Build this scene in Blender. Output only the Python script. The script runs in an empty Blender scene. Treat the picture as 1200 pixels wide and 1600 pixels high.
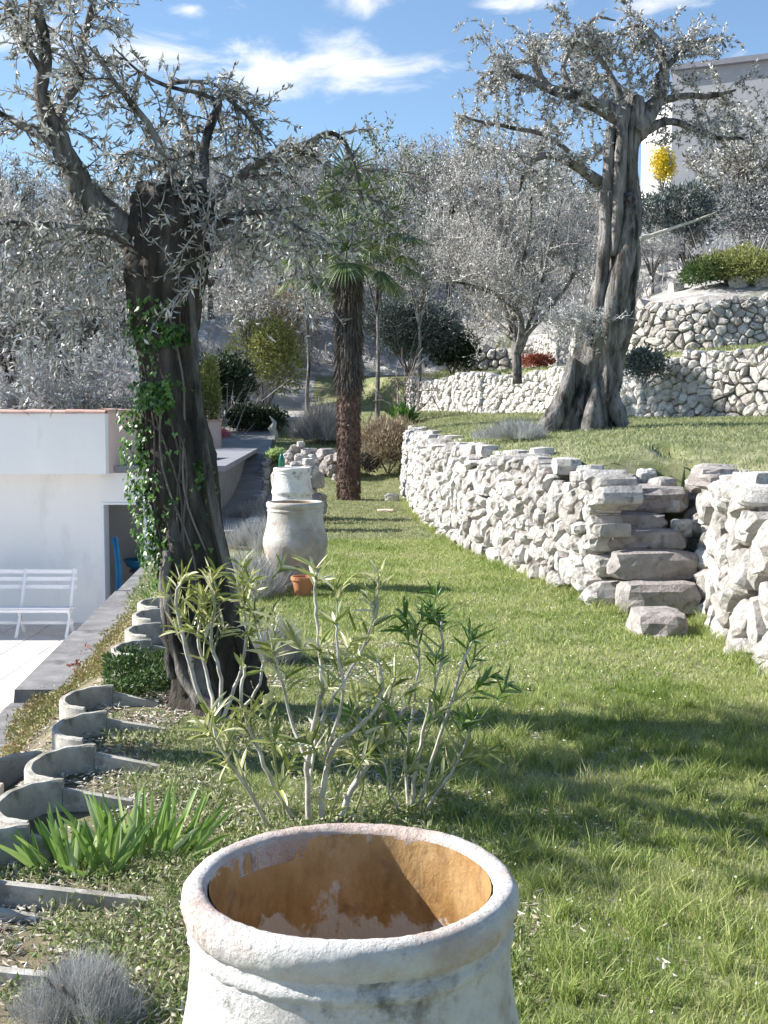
import bpy, math, random
import numpy as np
from mathutils import Vector, Matrix
R = math.radians
rnd = random.Random(7)
rng = np.random.default_rng(11)
sc = bpy.context.scene
col = sc.collection

# ------------------------------------------------------------------ camera, sky, sun, exposure
CZ = 1.6; F = 1850.0; PITCH = math.atan(140 / F)
cd = bpy.data.cameras.new('camera'); cam = bpy.data.objects.new('camera', cd); col.objects.link(cam)
cam.location = (0, 0, CZ); cam.rotation_euler = (math.pi / 2 - PITCH, 0, 0)
cd.sensor_fit = 'VERTICAL'; cd.sensor_height = 36; cd.lens = 36 * F / 1600
cd.clip_start = .05; cd.clip_end = 2000
sc.camera = cam
SUN_EL, SUN_BACK = 33, 11          # degrees up; degrees behind the picture's left side
sdir = Vector((-math.cos(R(SUN_BACK)) * math.cos(R(SUN_EL)), math.sin(R(SUN_BACK)) * math.cos(R(SUN_EL)), math.sin(R(SUN_EL))))
sl = bpy.data.lights.new('sun', 'SUN'); so = bpy.data.objects.new('sun', sl); col.objects.link(so)
sl.energy = 5.0; sl.angle = R(.53); sl.color = (1, .955, .89)
so.rotation_euler = sdir.to_track_quat('Z', 'Y').to_euler()

def ray(px, py):
    u = (px - 600) / F; v = (800 - py) / F; c, s = math.cos(PITCH), math.sin(PITCH)
    return Vector((u, c + v * s, -s + v * c))
def P(px, py, Y):
    d = ray(px, py); return Vector((d.x * Y / d.y, Y, CZ + d.z * Y / d.y))
def G(px, py, z):
    d = ray(px, py); t = (z - CZ) / d.z; return Vector((d.x * t, d.y * t, z))

world = bpy.data.worlds.new('World'); sc.world = world; world.use_nodes = True
wn = world.node_tree.nodes; wl = world.node_tree.links; wn.clear()
def wnode(t, **k):
    n = wn.new(t)
    for a, b in k.items(): setattr(n, a, b)
    return n
sky = wnode('ShaderNodeTexSky', sky_type='NISHITA', sun_disc=False)
sky.sun_elevation = R(SUN_EL); sky.sun_rotation = math.atan2(sdir.x, sdir.y) % (2 * math.pi)
sky.air_density = 1.0; sky.dust_density = .35; sky.ozone_density = 2.2; sky.altitude = 300
tc = wnode('ShaderNodeTexCoord')
nz = wnode('ShaderNodeTexNoise'); nz.inputs['Scale'].default_value = 10; nz.inputs['Detail'].default_value = 9; nz.inputs['Roughness'].default_value = .62
nz.inputs['Distortion'].default_value = .9
mp = wnode('ShaderNodeMapping'); mp.inputs['Scale'].default_value = (1, 1, 2.6); mp.inputs['Location'].default_value = (.35, 0, .2)
wl.new(tc.outputs['Generated'], mp.inputs['Vector']); wl.new(mp.outputs[0], nz.inputs['Vector'])
last = None
for (bx_, by_, hw, hh) in [(545, 108, 128, 46), (430, 112, 90, 44), (240, 86, 160, 36), (298, 14, 26, 14), (565, 0, 62, 22), (825, 2, 62, 22), (1060, -4, 80, 14), (60, 70, 90, 26)]:
    c0 = ray(bx_, by_).normalized()
    sb = wnode('ShaderNodeVectorMath', operation='SUBTRACT'); sb.inputs[1].default_value = c0; wl.new(tc.outputs['Generated'], sb.inputs[0])
    ml = wnode('ShaderNodeVectorMath', operation='MULTIPLY'); ml.inputs[1].default_value = (F / hw, F / 400, F / hh); wl.new(sb.outputs[0], ml.inputs[0])
    ln = wnode('ShaderNodeVectorMath', operation='LENGTH'); wl.new(ml.outputs[0], ln.inputs[0])
    mr = wnode('ShaderNodeMapRange'); mr.inputs[1].default_value = 1.5; mr.inputs[2].default_value = 0; mr.inputs[3].default_value = 0; mr.inputs[4].default_value = 1
    wl.new(ln.outputs['Value'], mr.inputs[0])
    if last is None: last = mr.outputs[0]
    else:
        mx = wnode('ShaderNodeMath', operation='MAXIMUM'); wl.new(last, mx.inputs[0]); wl.new(mr.outputs[0], mx.inputs[1]); last = mx.outputs[0]
ma = wnode('ShaderNodeMath', operation='MULTIPLY_ADD'); wl.new(last, ma.inputs[0]); ma.inputs[1].default_value = .36; wl.new(nz.outputs[0], ma.inputs[2])
cr = wnode('ShaderNodeMapRange', interpolation_type='SMOOTHSTEP'); cr.inputs[1].default_value = .58; cr.inputs[2].default_value = .92; cr.inputs[3].default_value = 0; cr.inputs[4].default_value = .93
wl.new(ma.outputs[0], cr.inputs[0])
tint = wnode('ShaderNodeMix', data_type='RGBA', blend_type='MULTIPLY'); tint.inputs[0].default_value = 1
wl.new(sky.outputs[0], tint.inputs[6]); tint.inputs[7].default_value = (1.0, 1.06, 1.08, 1)
mixc = wnode('ShaderNodeMix', data_type='RGBA'); wl.new(cr.outputs[0], mixc.inputs[0]); wl.new(tint.outputs[2], mixc.inputs[6]); mixc.inputs[7].default_value = (6.2, 6.3, 6.5, 1)
bg = wnode('ShaderNodeBackground'); bg.inputs[1].default_value = .081; wl.new(mixc.outputs[2], bg.inputs[0])
wo = wnode('ShaderNodeOutputWorld'); wl.new(bg.outputs[0], wo.inputs[0])
sc.view_settings.view_transform = 'Standard'; sc.view_settings.look = 'None'; sc.view_settings.gamma = 1
sc.view_settings.use_curve_mapping = False; sc.view_settings.exposure = 1.2
sc.cycles.max_bounces = 6; sc.cycles.transparent_max_bounces = 6

# ------------------------------------------------------------------ materials
def M(name, cols, scale=5, detail=6, rough=.85, bump=0, bscale=20, bdist=.02, spots=None, island=0, objrand=0, transl=0, spec=.3, stretch=None, metallic=0, spots2=None, nrough=.6, bevel=0, zadd=None):
    """noise ramp between cols; spots=(colour, scale, lo, hi) a second patchy layer; island: random per leaf"""
    m = bpy.data.materials.new(name); m.use_nodes = True; nt = m.node_tree; N = nt.nodes; Lk = nt.links
    bs = N['Principled BSDF']; out = N['Material Output']
    t = N.new('ShaderNodeTexCoord'); vec = t.outputs['Object']
    if stretch:
        mpp = N.new('ShaderNodeMapping'); mpp.inputs['Scale'].default_value = stretch; Lk.new(vec, mpp.inputs[0]); vec = mpp.outputs[0]
    n1 = N.new('ShaderNodeTexNoise'); n1.inputs['Scale'].default_value = scale; n1.inputs['Detail'].default_value = detail; n1.inputs['Roughness'].default_value = nrough
    Lk.new(vec, n1.inputs['Vector']); fac = n1.outputs[0]
    src = None
    if island: g = N.new('ShaderNodeNewGeometry'); src = g.outputs['Random Per Island']; w = island
    elif objrand: g = N.new('ShaderNodeObjectInfo'); src = g.outputs['Random']; w = objrand
    lo, hi = .3, .7
    if src is not None:
        a = N.new('ShaderNodeMapRange'); a.inputs[1].default_value = lo; a.inputs[2].default_value = hi; Lk.new(fac, a.inputs[0])
        b = N.new('ShaderNodeMix'); b.data_type = 'FLOAT'; b.inputs[0].default_value = w; Lk.new(a.outputs[0], b.inputs[2]); Lk.new(src, b.inputs[3]); fac = b.outputs[0]; lo, hi = 0, 1
    r = N.new('ShaderNodeValToRGB'); Lk.new(fac, r.inputs[0]); el = r.color_ramp.elements
    k = len(cols)
    while len(el) < k: el.new(.5)
    for i, c in enumerate(cols):
        el[i].position = lo + (hi - lo) * i / max(1, k - 1); el[i].color = (*c, 1)
    colr = r.outputs[0]
    for sp in (spots, spots2):
        if sp:
            n2 = N.new('ShaderNodeTexNoise'); n2.inputs['Scale'].default_value = sp[1]; n2.inputs['Detail'].default_value = 8; n2.inputs['Roughness'].default_value = .65
            mm = N.new('ShaderNodeMapping'); mm.inputs['Location'].default_value = (3.1 + sp[1], 7.7, 1.3); Lk.new(vec, mm.inputs[0]); Lk.new(mm.outputs[0], n2.inputs['Vector'])
            nf = n2.outputs[0]
            if zadd and sp is spots2:
                sx_ = N.new('ShaderNodeSeparateXYZ'); Lk.new(t.outputs['Object'], sx_.inputs[0]); zr = N.new('ShaderNodeMapRange'); zr.inputs[1].default_value = zadd[0]; zr.inputs[2].default_value = zadd[1]; zr.inputs[3].default_value = zadd[2]; zr.inputs[4].default_value = 0
                Lk.new(sx_.outputs[2], zr.inputs[0]); ad = N.new('ShaderNodeMath'); ad.operation = 'ADD'; Lk.new(nf, ad.inputs[0]); Lk.new(zr.outputs[0], ad.inputs[1]); nf = ad.outputs[0]
            a = N.new('ShaderNodeMapRange'); a.inputs[1].default_value = sp[2]; a.inputs[2].default_value = sp[3]; Lk.new(nf, a.inputs[0])
            b = N.new('ShaderNodeMix'); b.data_type = 'RGBA'; Lk.new(a.outputs[0], b.inputs[0]); Lk.new(colr, b.inputs[6]); b.inputs[7].default_value = (*sp[0], 1); colr = b.outputs[2]
    Lk.new(colr, bs.inputs['Base Color']); bs.inputs['Roughness'].default_value = rough; bs.inputs['Specular IOR Level'].default_value = spec; bs.inputs['Metallic'].default_value = metallic
    if bump:
        n3 = N.new('ShaderNodeTexNoise'); n3.inputs['Scale'].default_value = bscale; n3.inputs['Detail'].default_value = 10; n3.inputs['Roughness'].default_value = .68; Lk.new(vec, n3.inputs['Vector'])
        bp = N.new('ShaderNodeBump'); bp.inputs['Strength'].default_value = bump; bp.inputs['Distance'].default_value = bdist; Lk.new(n3.outputs[0], bp.inputs['Height']); Lk.new(bp.outputs[0], bs.inputs['Normal'])
        if bevel: bv = N.new('ShaderNodeBevel'); bv.samples = 4; bv.inputs[0].default_value = bevel; Lk.new(bv.outputs[0], bp.inputs['Normal'])
    if transl:
        tr = N.new('ShaderNodeBsdfTranslucent'); Lk.new(colr, tr.inputs[0]); mxs = N.new('ShaderNodeMixShader'); mxs.inputs[0].default_value = transl
        Lk.new(bs.outputs[0], mxs.inputs[1]); Lk.new(tr.outputs[0], mxs.inputs[2]); Lk.new(mxs.outputs[0], out.inputs['Surface'])
    return m
MT = {}
MT['lawn'] = M('lawn_soil', [(.10, .12, .05), (.2, .21, .1), (.3, .28, .18)], 3.2, 10, .95, .5, 60, .02, spots=((.30, .27, .18), 9, .56, .7), spots2=((.09, .12, .04), 1.1, .5, .68))
MT['soil'] = M('garden_soil', [(.12, .1, .07), (.24, .2, .13), (.34, .3, .22)], 6, 10, .95, .8, 50, .03, spots=((.12, .15, .05), 3, .5, .65))
MT['hill'] = M('hillside_scrub_ground', [(.2, .19, .18), (.36, .34, .325), (.52, .5, .48)], 1.4, 12, .95, .6, 12, .1, spots=((.17, .18, .12), .35, .52, .66), spots2=((.62, .61, .59), 2.4, .52, .66))
MT['grass'] = M('grass_blades', [(.10, .16, .03), (.2, .285, .06), (.33, .40, .12), (.5, .5, .24), (.62, .57, .4)], 1.1, 5, .55, island=.5, transl=.35, spec=.35)
MT['grass2'] = M('terrace_grass', [(.17, .22, .08), (.26, .30, .13), (.36, .37, .2), (.46, .44, .3)], 1.3, 5, .6, island=.5, transl=.3, spec=.3)
MT['weed'] = M('weeds', [(.08, .12, .03), (.17, .24, .07), (.3, .35, .14), (.45, .44, .27), (.62, .59, .48)], 3, 5, .55, island=.8, transl=.25)
MT['litter'] = M('dry_leaf_litter', [(.16, .11, .07), (.34, .29, .22), (.55, .52, .45), (.7, .68, .62)], 3, 3, .7, island=.9)
MT['clover'] = M('white_clover_specks', [(.6, .6, .55), (.75, .75, .7)], 3, 3, .7, island=.9)
MT['stone'] = M('limestone', [(.22, .2, .18), (.46, .43, .395), (.62, .595, .56), (.72, .705, .685)], 7, 10, .92, 1, 22, .05, objrand=.55, spots=((.2, .18, .165), 10, .53, .68), spots2=((.5, .44, .41), 3, .57, .72), bevel=.014)
MT['stonedark'] = M('grey_step_stone', [(.25, .225, .21), (.38, .345, .325), (.5, .465, .44)], 7, 10, .92, 1, 30, .035, objrand=.2, spots=((.17, .155, .145), 12, .54, .7), bevel=.015)
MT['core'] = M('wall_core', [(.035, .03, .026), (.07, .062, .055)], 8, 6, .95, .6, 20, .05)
MT['bark'] = M('olive_bark', [(.11, .10, .09), (.24, .225, .205), (.36, .34, .32), (.5, .48, .46)], 7, 12, .92, 1, 20, .10, stretch=(1.6, 1.6, .34), spots=((.05, .045, .04), 4.5, .48, .62))
MT['barkdark'] = M('dark_olive_bark', [(.03, .026, .022), (.075, .066, .056), (.13, .115, .10), (.24, .22, .20)], 9, 12, .92, 1, 26, .09, stretch=(1.6, 1.6, .34), spots=((.06, .09, .03), 5, .58, .7))
MT['twig'] = M('grey_twigs', [(.15, .135, .12), (.36, .34, .32), (.56, .54, .52)], 3, 3, .85, island=.7)
MT['twigdark'] = M('dark_twigs', [(.05, .043, .037), (.12, .10, .09), (.25, .23, .21)], 3, 3, .85, island=.8)
MT['oleaf'] = M('olive_leaves', [(.08, .08, .055), (.22, .215, .17), (.42, .42, .37), (.62, .62, .58), (.76, .76, .73)], 1.5, 3, .45, island=.85, transl=.18, spec=.5)
MT['sleaf'] = M('silver_leaves', [(.07, .068, .055), (.2, .2, .175), (.38, .375, .345), (.6, .595, .57), (.78, .775, .76)], 1.5, 3, .5, island=.85, transl=.15, spec=.5)
MT['lav'] = M('lavender_grey', [(.2, .2, .185), (.4, .4, .385), (.62, .62, .62)], 4, 3, .7, island=.7, transl=.15)
MT['ivy'] = M('ivy_leaves', [(.02, .06, .01), (.05, .13, .02), (.1, .22, .035), (.22, .34, .09)], 3, 3, .38, island=.8, transl=.3, spec=.6)
MT['green'] = M('green_leaves', [(.025, .05, .015), (.06, .11, .03), (.13, .2, .06)], 2, 3, .5, island=.7, transl=.25)
MT['dkgreen'] = M('dark_evergreen_leaves', [(.015, .03, .014), (.04, .065, .03), (.1, .14, .09)], 2, 3, .5, island=.7, transl=.15)
MT['bluegreen'] = M('blue_green_needles', [(.05, .065, .055), (.11, .14, .125), (.24, .27, .26)], 2, 3, .6, island=.7, transl=.1)
MT['yelgreen'] = M('yellow_green_leaves', [(.12, .14, .04), (.25, .27, .08), (.4, .4, .18)], 2, 3, .6, island=.7, transl=.3)
MT['brownveg'] = M('dry_brown_twigs', [(.2, .15, .10), (.36, .29, .2), (.5, .43, .32)], 2, 3, .8, island=.8, transl=.1)
MT['yellow'] = M('yellow_blossom', [(.6, .45, .03), (.85, .7, .08)], 2, 3, .7, island=.7)
MT['pink'] = M('pink_blossom', [(.6, .12, .18), (.8, .35, .4)], 2, 3, .7, island=.7)
MT['oleander'] = M('oleander_leaves', [(.09, .12, .025), (.22, .27, .06), (.38, .41, .13), (.58, .57, .3), (.75, .74, .6)], 2, 3, .35, island=.85, transl=.3, spec=.6)
MT['oleanderdk'] = M('oleander_leaves_dark', [(.04, .10, .015), (.09, .19, .03), (.17, .29, .06), (.42, .5, .25)], 2, 3, .35, island=.85, transl=.3, spec=.6)
MT['stem'] = M('pale_stems', [(.28, .25, .2), (.46, .43, .38), (.62, .6, .56)], 14, 4, .7, .4, 40, .005)
MT['stemgreen'] = M('green_stems', [(.2, .24, .09), (.36, .38, .2)], 14, 4, .6)
MT['iris'] = M('iris_leaves', [(.08, .17, .03), (.2, .33, .07), (.36, .5, .15), (.7, .76, .52)], 5, 3, .4, objrand=.75, transl=.35, spec=.5)
MT['succulent'] = M('ground_cover', [(.12, .16, .035), (.25, .26, .09), (.36, .31, .16), (.32, .17, .10)], 3, 4, .6, island=.7, transl=.15)
MT['redleaf'] = M('red_leaves', [(.28, .06, .04), (.45, .16, .1)], 3, 4, .6, island=.7, transl=.15)
MT['palmbark'] = M('palm_trunk_fibre', [(.06, .04, .03), (.15, .10, .08), (.26, .18, .145)], 9, 10, .95, 1, 26, .05, stretch=(1.5, 1.5, 1))
MT['palmhair'] = M('palm_dead_skirt', [(.03, .026, .022), (.08, .07, .06), (.2, .185, .165)], 3, 3, .9, island=.9)
MT['frond'] = M('palm_fronds', [(.02, .045, .012), (.06, .10, .028), (.14, .19, .065), (.38, .4, .28)], 2, 3, .45, island=.7, transl=.2, spec=.5)
MT['frondyel'] = M('palm_fronds_yellow', [(.3, .24, .05), (.5, .42, .12)], 2, 3, .5, island=.7, transl=.2)
MT['concrete'] = M('planter_concrete', [(.3, .28, .24), (.42, .395, .35), (.55, .53, .48)], 6, 12, .92, .6, 50, .008, spots=((.17, .16, .13), 6, .52, .68), spots2=((.62, .6, .57), 14, .6, .7))
MT['coping'] = M('coping_concrete', [(.13, .125, .125), (.2, .195, .195), (.27, .265, .265)], 5, 10, .92, .6, 45, .01, spots=((.09, .088, .085), 3, .56, .7), spots2=((.33, .32, .31), 9, .6, .75))
MT['render'] = M('white_render', [(.80, .79, .775), (.84, .83, .815)], 2, 6, .9, .2, 60, .004, spots=((.62, .6, .575), 2.2, .56, .82), stretch=(1, 1, .35), spots2=((.5, .48, .45), 9, .66, .8))
MT['pinkrender'] = M('salmon_render', [(.62, .47, .39), (.7, .54, .46)], 3, 6, .9, .2, 40, .005)
MT['rooftile'] = M('clay_roof_tile', [(.42, .25, .2), (.56, .36, .29), (.64, .46, .4)], 12, 6, .85, .5, 30, .01, objrand=.5)
MT['roofgrey'] = M('grey_flat_roof', [(.2, .2, .23), (.27, .27, .3)], 2, 6, .9, .3, 30, .01)
MT['asphalt_wallshade'] = M('grey_drive_and_wall_shade', [(.2, .2, .2), (.3, .3, .3)], 3, 8, .95, .4, 40, .01)
MT['tile'] = M('patio_tile', [(.5, .45, .42), (.6, .55, .52), (.68, .64, .6)], 4, 6, .7, .2, 30, .004, objrand=.4)
MT['whitepaint'] = M('white_paint', [(.78, .78, .79), (.84, .84, .85)], 8, 4, .5, .1, 40, .002)
MT['dark'] = M('lightened_room', [(.7, .7, .7), (.76, .76, .76)], 3, 3, .9)  # pale room walls stand in for light the room lacks
MT['blue'] = M('blue_plastic', [(.03, .2, .42), (.06, .3, .55)], 3, 3, .4)
MT['frameblue'] = M('white_blue_frame', [(.75, .77, .8), (.8, .8, .82)], 3, 3, .5)
MT['bottle'] = M('green_bottle_glass', [(.01, .12, .07), (.02, .2, .12)], 3, 3, .15, spec=.6)
MT['terracotta'] = M('terracotta', [(.42, .16, .07), (.55, .25, .13)], 8, 5, .85, .3, 30, .005)
MT['housewall'] = M('grey_house_render', [(.3, .3, .32), (.38, .38, .4)], 1.2, 8, .9, .3, 20, .01)
MT['jarout'] = M('weathered_whitewash', [(.62, .6, .57), (.76, .75, .73), (.83, .825, .81)], 6, 14, .85, 1, 46, .02, spots=((.26, .25, .23), 8, .56, .66), spots2=((.42, .37, .31), 3.8, .54, .7), nrough=.7)
MT['jarlip'] = M('worn_jar_lip', [(.6, .54, .5), (.75, .73, .70), (.82, .81, .79)], 7, 14, .82, 1, 50, .02, spots=((.22, .16, .13), 10, .60, .68), spots2=((.58, .46, .40), 4.5, .48, .62), nrough=.7)
MT['jarold'] = M('stained_jar', [(.27, .25, .22), (.45, .42, .38), (.66, .64, .60)], 3.4, 12, .88, .7, 30, .01, spots=((.42, .31, .23), 3.2, .52, .68), spots2=((.24, .22, .2), 6, .58, .7))
MT['jarin'] = M('ochre_glaze', [(.15, .075, .03), (.33, .185, .065), (.45, .29, .13), (.52, .38, .22)], 5, 14, .5, .6, 26, .01, spots=((.15, .085, .05), 9, .56, .72), spots2=((.58, .54, .49), 8, .64, .69), spec=.5, zadd=(.845 - .2, .845 - .09, .17), stretch=(1.3, 1.3, .8), nrough=.68)
MT['jarfloor'] = M('flaked_jar_floor', [(.3, .17, .07), (.45, .38, .31), (.6, .57, .52)], 9, 12, .8, .6, 30, .01, spots=((.2, .19, .18), 4, .5, .56))

# ------------------------------------------------------------------ mesh helpers
def setp(o, label=None, cat=None, group=None, kind=None):
    if label: o['label'] = label
    if cat: o['category'] = cat
    if group: o['group'] = group
    if kind: o['kind'] = kind
    return o
def empty(name, loc, label=None, cat=None, group=None, kind=None):
    o = bpy.data.objects.new(name, None); col.objects.link(o); o.location = loc; o.empty_display_size = .1
    return setp(o, label, cat, group, kind)
class Geo:
    def __init__(s): s.v = []; s.q = []; s.t = []; s.n = 0
    def add(s, v, q=None, t=None):
        v = np.asarray(v, dtype=np.float64).reshape(-1, 3)
        if q is not None and len(q): s.q.append(np.asarray(q, dtype=np.int64).reshape(-1, 4) + s.n)
        if t is not None and len(t): s.t.append(np.asarray(t, dtype=np.int64).reshape(-1, 3) + s.n)
        s.v.append(v); s.n += len(v)
    def obj(s, name, mat, parent=None, smooth=False, loc=None):
        v = np.concatenate(s.v) if s.v else np.zeros((0, 3))
        q = np.concatenate(s.q) if s.q else np.zeros((0, 4), int); t = np.concatenate(s.t) if s.t else np.zeros((0, 3), int)
        off = np.array(parent_world(parent)) if parent is not None else np.array(loc if loc is not None else (0, 0, 0), dtype=float)
        v = v - off
        me = bpy.data.meshes.new(name); me.vertices.add(len(v)); me.vertices.foreach_set('co', v.astype(np.float32).ravel())
        li = np.concatenate([q.ravel(), t.ravel()]).astype(np.int32); me.loops.add(len(li)); me.loops.foreach_set('vertex_index', li)
        ls = np.concatenate([np.arange(len(q)) * 4, len(q) * 4 + np.arange(len(t)) * 3]).astype(np.int32)
        me.polygons.add(len(ls)); me.polygons.foreach_set('loop_start', ls)
        me.polygons.foreach_set('use_smooth', np.full(len(ls), bool(smooth)))
        me.update(calc_edges=True)
        me.materials.append(mat)
        o = bpy.data.objects.new(name, me); col.objects.link(o)
        if parent is not None: o.parent = parent
        elif loc is not None: o.location = loc
        return o
def parent_world(p):
    w = Vector((0, 0, 0))
    while p is not None: w += p.location; p = p.parent
    return w
BOXF = [(0, 3, 2, 1), (4, 5, 6, 7), (0, 1, 5, 4), (1, 2, 6, 5), (2, 3, 7, 6), (3, 0, 4, 7)]
def box(g, x0, x1, y0, y1, z0, z1, rot=0, piv=None):
    v = np.array([(x0, y0, z0), (x1, y0, z0), (x1, y1, z0), (x0, y1, z0), (x0, y0, z1), (x1, y0, z1), (x1, y1, z1), (x0, y1, z1)], float)
    if rot:
        c, s = math.cos(rot), math.sin(rot); p = np.array(piv if piv is not None else ((x0 + x1) / 2, (y0 + y1) / 2, 0))
        d = v - p; v = np.stack([p[0] + c * d[:, 0] - s * d[:, 1], p[1] + s * d[:, 0] + c * d[:, 1], v[:, 2]], 1)
    g.add(v, BOXF)
def bbox_(g, x0, x1, y0, y1, z0, z1, b=.01):
    """box with its upper edges chamfered"""
    v = [(x0, y0, z0), (x1, y0, z0), (x1, y1, z0), (x0, y1, z0), (x0, y0, z1 - b), (x1, y0, z1 - b), (x1, y1, z1 - b), (x0, y1, z1 - b),
         (x0 + b, y0 + b, z1), (x1 - b, y0 + b, z1), (x1 - b, y1 - b, z1), (x0 + b, y1 - b, z1)]
    g.add(v, [(0, 3, 2, 1), (0, 1, 5, 4), (1, 2, 6, 5), (2, 3, 7, 6), (3, 0, 4, 7), (4, 5, 9, 8), (5, 6, 10, 9), (6, 7, 11, 10), (7, 4, 8, 11), (8, 9, 10, 11)])
def hexa(g, b4, t4):
    g.add([tuple(p) for p in b4] + [tuple(p) for p in t4], BOXF)
def frames(pts):
    pts = [Vector(p) for p in pts]; out = []; up = Vector((.13, .97, .2)).normalized()
    for i, p in enumerate(pts):
        d = (pts[min(i + 1, len(pts) - 1)] - pts[max(i - 1, 0)]).normalized()
        a = up.cross(d)
        if a.length < 1e-3: a = Vector((1, 0, 0)).cross(d)
        a.normalize(); b = d.cross(a).normalized(); up = b; out.append((p, a, b))
    return out
def tube(g, pts, rad, n=8, wob=0, caps=True):
    fr = frames(pts); V = []
    for i, (p, a, b) in enumerate(fr):
        for k in range(n):
            th = 2 * math.pi * k / n; r = rad[i] * (1 + wob * (math.sin(th * 3 + i * .9) * .5 + rnd.uniform(-.5, .5)))
            q = p + a * (math.cos(th) * r) + b * (math.sin(th) * r); V.append((q.x, q.y, q.z))
    Q = []
    for i in range(len(fr) - 1):
        for k in range(n): Q.append((i * n + k, i * n + (k + 1) % n, (i + 1) * n + (k + 1) % n, (i + 1) * n + k))
    T = []
    if caps:
        V.append(tuple(fr[0][0])); V.append(tuple(fr[-1][0])); c0 = len(V) - 2; c1 = len(V) - 1; e = (len(fr) - 1) * n
        for k in range(n): T.append((c0, (k + 1) % n, k)); T.append((c1, e + k, e + (k + 1) % n))
    g.add(V, Q, T)
def smooth_path(pts, rad, sub=4, jit=0):
    """Catmull-Rom through the points"""
    n = len(pts); P_ = []; R_ = []
    for i in range(n - 1):
        p0 = pts[max(i - 1, 0)]; p1 = pts[i]; p2 = pts[i + 1]; p3 = pts[min(i + 2, n - 1)]
        for s in range(sub):
            t = s / sub
            q = .5 * ((2 * p1) + (p2 - p0) * t + (2 * p0 - 5 * p1 + 4 * p2 - p3) * t * t + (3 * p1 - p0 - 3 * p2 + p3) * t ** 3)
            if jit: q = q + Vector((rnd.uniform(-jit, jit), rnd.uniform(-jit, jit), rnd.uniform(-jit, jit))) * (0 if i == 0 and s == 0 else 1)
            P_.append(q); R_.append(rad[i] * (1 - t) + rad[i + 1] * t)
    P_.append(pts[-1]); R_.append(rad[-1]); return P_, R_
def prisms(g, segs):
    """thin three-sided twigs from (p0, p1, r0, r1)"""
    if not len(segs): return
    A = np.array([s[0] for s in segs], float); B = np.array([s[1] for s in segs], float); r0 = np.array([s[2] for s in segs])[:, None]; r1 = np.array([s[3] for s in segs])[:, None]
    D = B - A; D /= np.linalg.norm(D, axis=1)[:, None] + 1e-9
    X = np.cross(D, np.array([.3, .9, .31])); X /= np.linalg.norm(X, axis=1)[:, None] + 1e-9; Y = np.cross(D, X)
    V = []
    for C, r in ((A, r0), (B, r1)):
        for k in range(3):
            th = 2 * math.pi * k / 3; V.append(C + (X * math.cos(th) + Y * math.sin(th)) * r)
    V = np.stack(V, 1).reshape(-1, 3); n = len(A); o = np.arange(n)[:, None] * 6
    q = np.array([[0, 1, 4, 3], [1, 2, 5, 4], [2, 0, 3, 5]])
    g.add(V, (o[:, :, None] + q[None]).reshape(-1, 4))
def blades(g, base, tip, width, face=None):
    """single-triangle blades or twigs"""
    base = np.asarray(base, float); tip = np.asarray(tip, float); n = len(base)
    a = rng.uniform(0, 2 * np.pi, n) if face is None else face
    W = np.stack([np.cos(a), np.sin(a) * .5, np.zeros(n)], 1) * (np.broadcast_to(width, (n,))[:, None] / 2)
    V = np.stack([base - W, base + W, tip], 1).reshape(-1, 3); g.add(V, None, np.arange(3 * n).reshape(-1, 3))
def grass(g, base, h, lean, width):
    """bent blades: quad below, triangle above"""
    n = len(base); a = rng.uniform(0, 2 * np.pi, n); l = rng.uniform(.2, 1, n) * lean * h
    L = np.stack([np.cos(a) * l, np.sin(a) * l, np.zeros(n)], 1); f = rng.normal(0, .8, n)
    W = np.stack([np.cos(f), np.sin(f), np.zeros(n)], 1) * (np.broadcast_to(width, (n,))[:, None] / 2)
    Z = np.zeros((n, 3)); Z[:, 2] = h
    V = np.stack([base - W, base + W, base + Z * .55 + L * .3 + W * .8, base + Z * .55 + L * .3 - W * .8, base + Z * .97 + L], 1).reshape(-1, 3)
    o = np.arange(n)[:, None] * 5
    g.add(V, o + np.array([[0, 1, 2, 3]]), o + np.array([[3, 2, 4]]))
def leaves(g, pos, dirs, length, width, curl=.12, flat=None):
    """lens-shaped folded leaves, one quad each"""
    pos = np.asarray(pos, float); n = len(pos)
    if not n: return
    D = np.asarray(dirs, float); D = D / (np.linalg.norm(D, axis=1)[:, None] + 1e-9)
    rn = rng.normal(size=(n, 3)) if flat is None else np.array([0, 0, 1.]) + rng.normal(size=(n, 3)) * flat
    S = np.cross(D, rn); S /= np.linalg.norm(S, axis=1)[:, None] + 1e-9; Nn = np.cross(S, D)
    L = np.broadcast_to(length, (n,))[:, None]; W = np.broadcast_to(width, (n,))[:, None] / 2
    m = pos + D * L * .45 - Nn * L * curl
    V = np.stack([pos, m + S * W, pos + D * L, m - S * W], 1).reshape(-1, 3)
    g.add(V, np.arange(4 * n).reshape(-1, 4))
def strap(g, p, d, L, w, droop=.3, n=5, nrm=None):
    """long pointed leaf with a bend, a midrib fold and n segments"""
    d = d.normalized(); s = (nrm if nrm is not None else Vector((rnd.gauss(0, 1), rnd.gauss(0, 1), rnd.gauss(0, 1)))).cross(d)
    if s.length < 1e-4: s = Vector((1, 0, 0))
    s.normalize(); V = []; q = Vector(p); dd = Vector(d); st = L / n; u = d.cross(s)
    for i in range(n + 1):
        t = i / n; ww = w * .5 * max(.0, (math.sin(math.pi * min(1, .12 + t * .88)) ** .6)) * (1 if t < 1 else 0)
        V += [tuple(q - s * ww + u * ww * .35), tuple(q), tuple(q + s * ww + u * ww * .35)]
        dd = (dd + Vector((0, 0, -droop * st / L * 1.2))).normalized(); q = q + dd * st
    Q = []
    for i in range(n): a = i * 3; Q += [(a, a + 1, a + 4, a + 3), (a + 1, a + 2, a + 5, a + 4)]
    g.add(V, Q)
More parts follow.
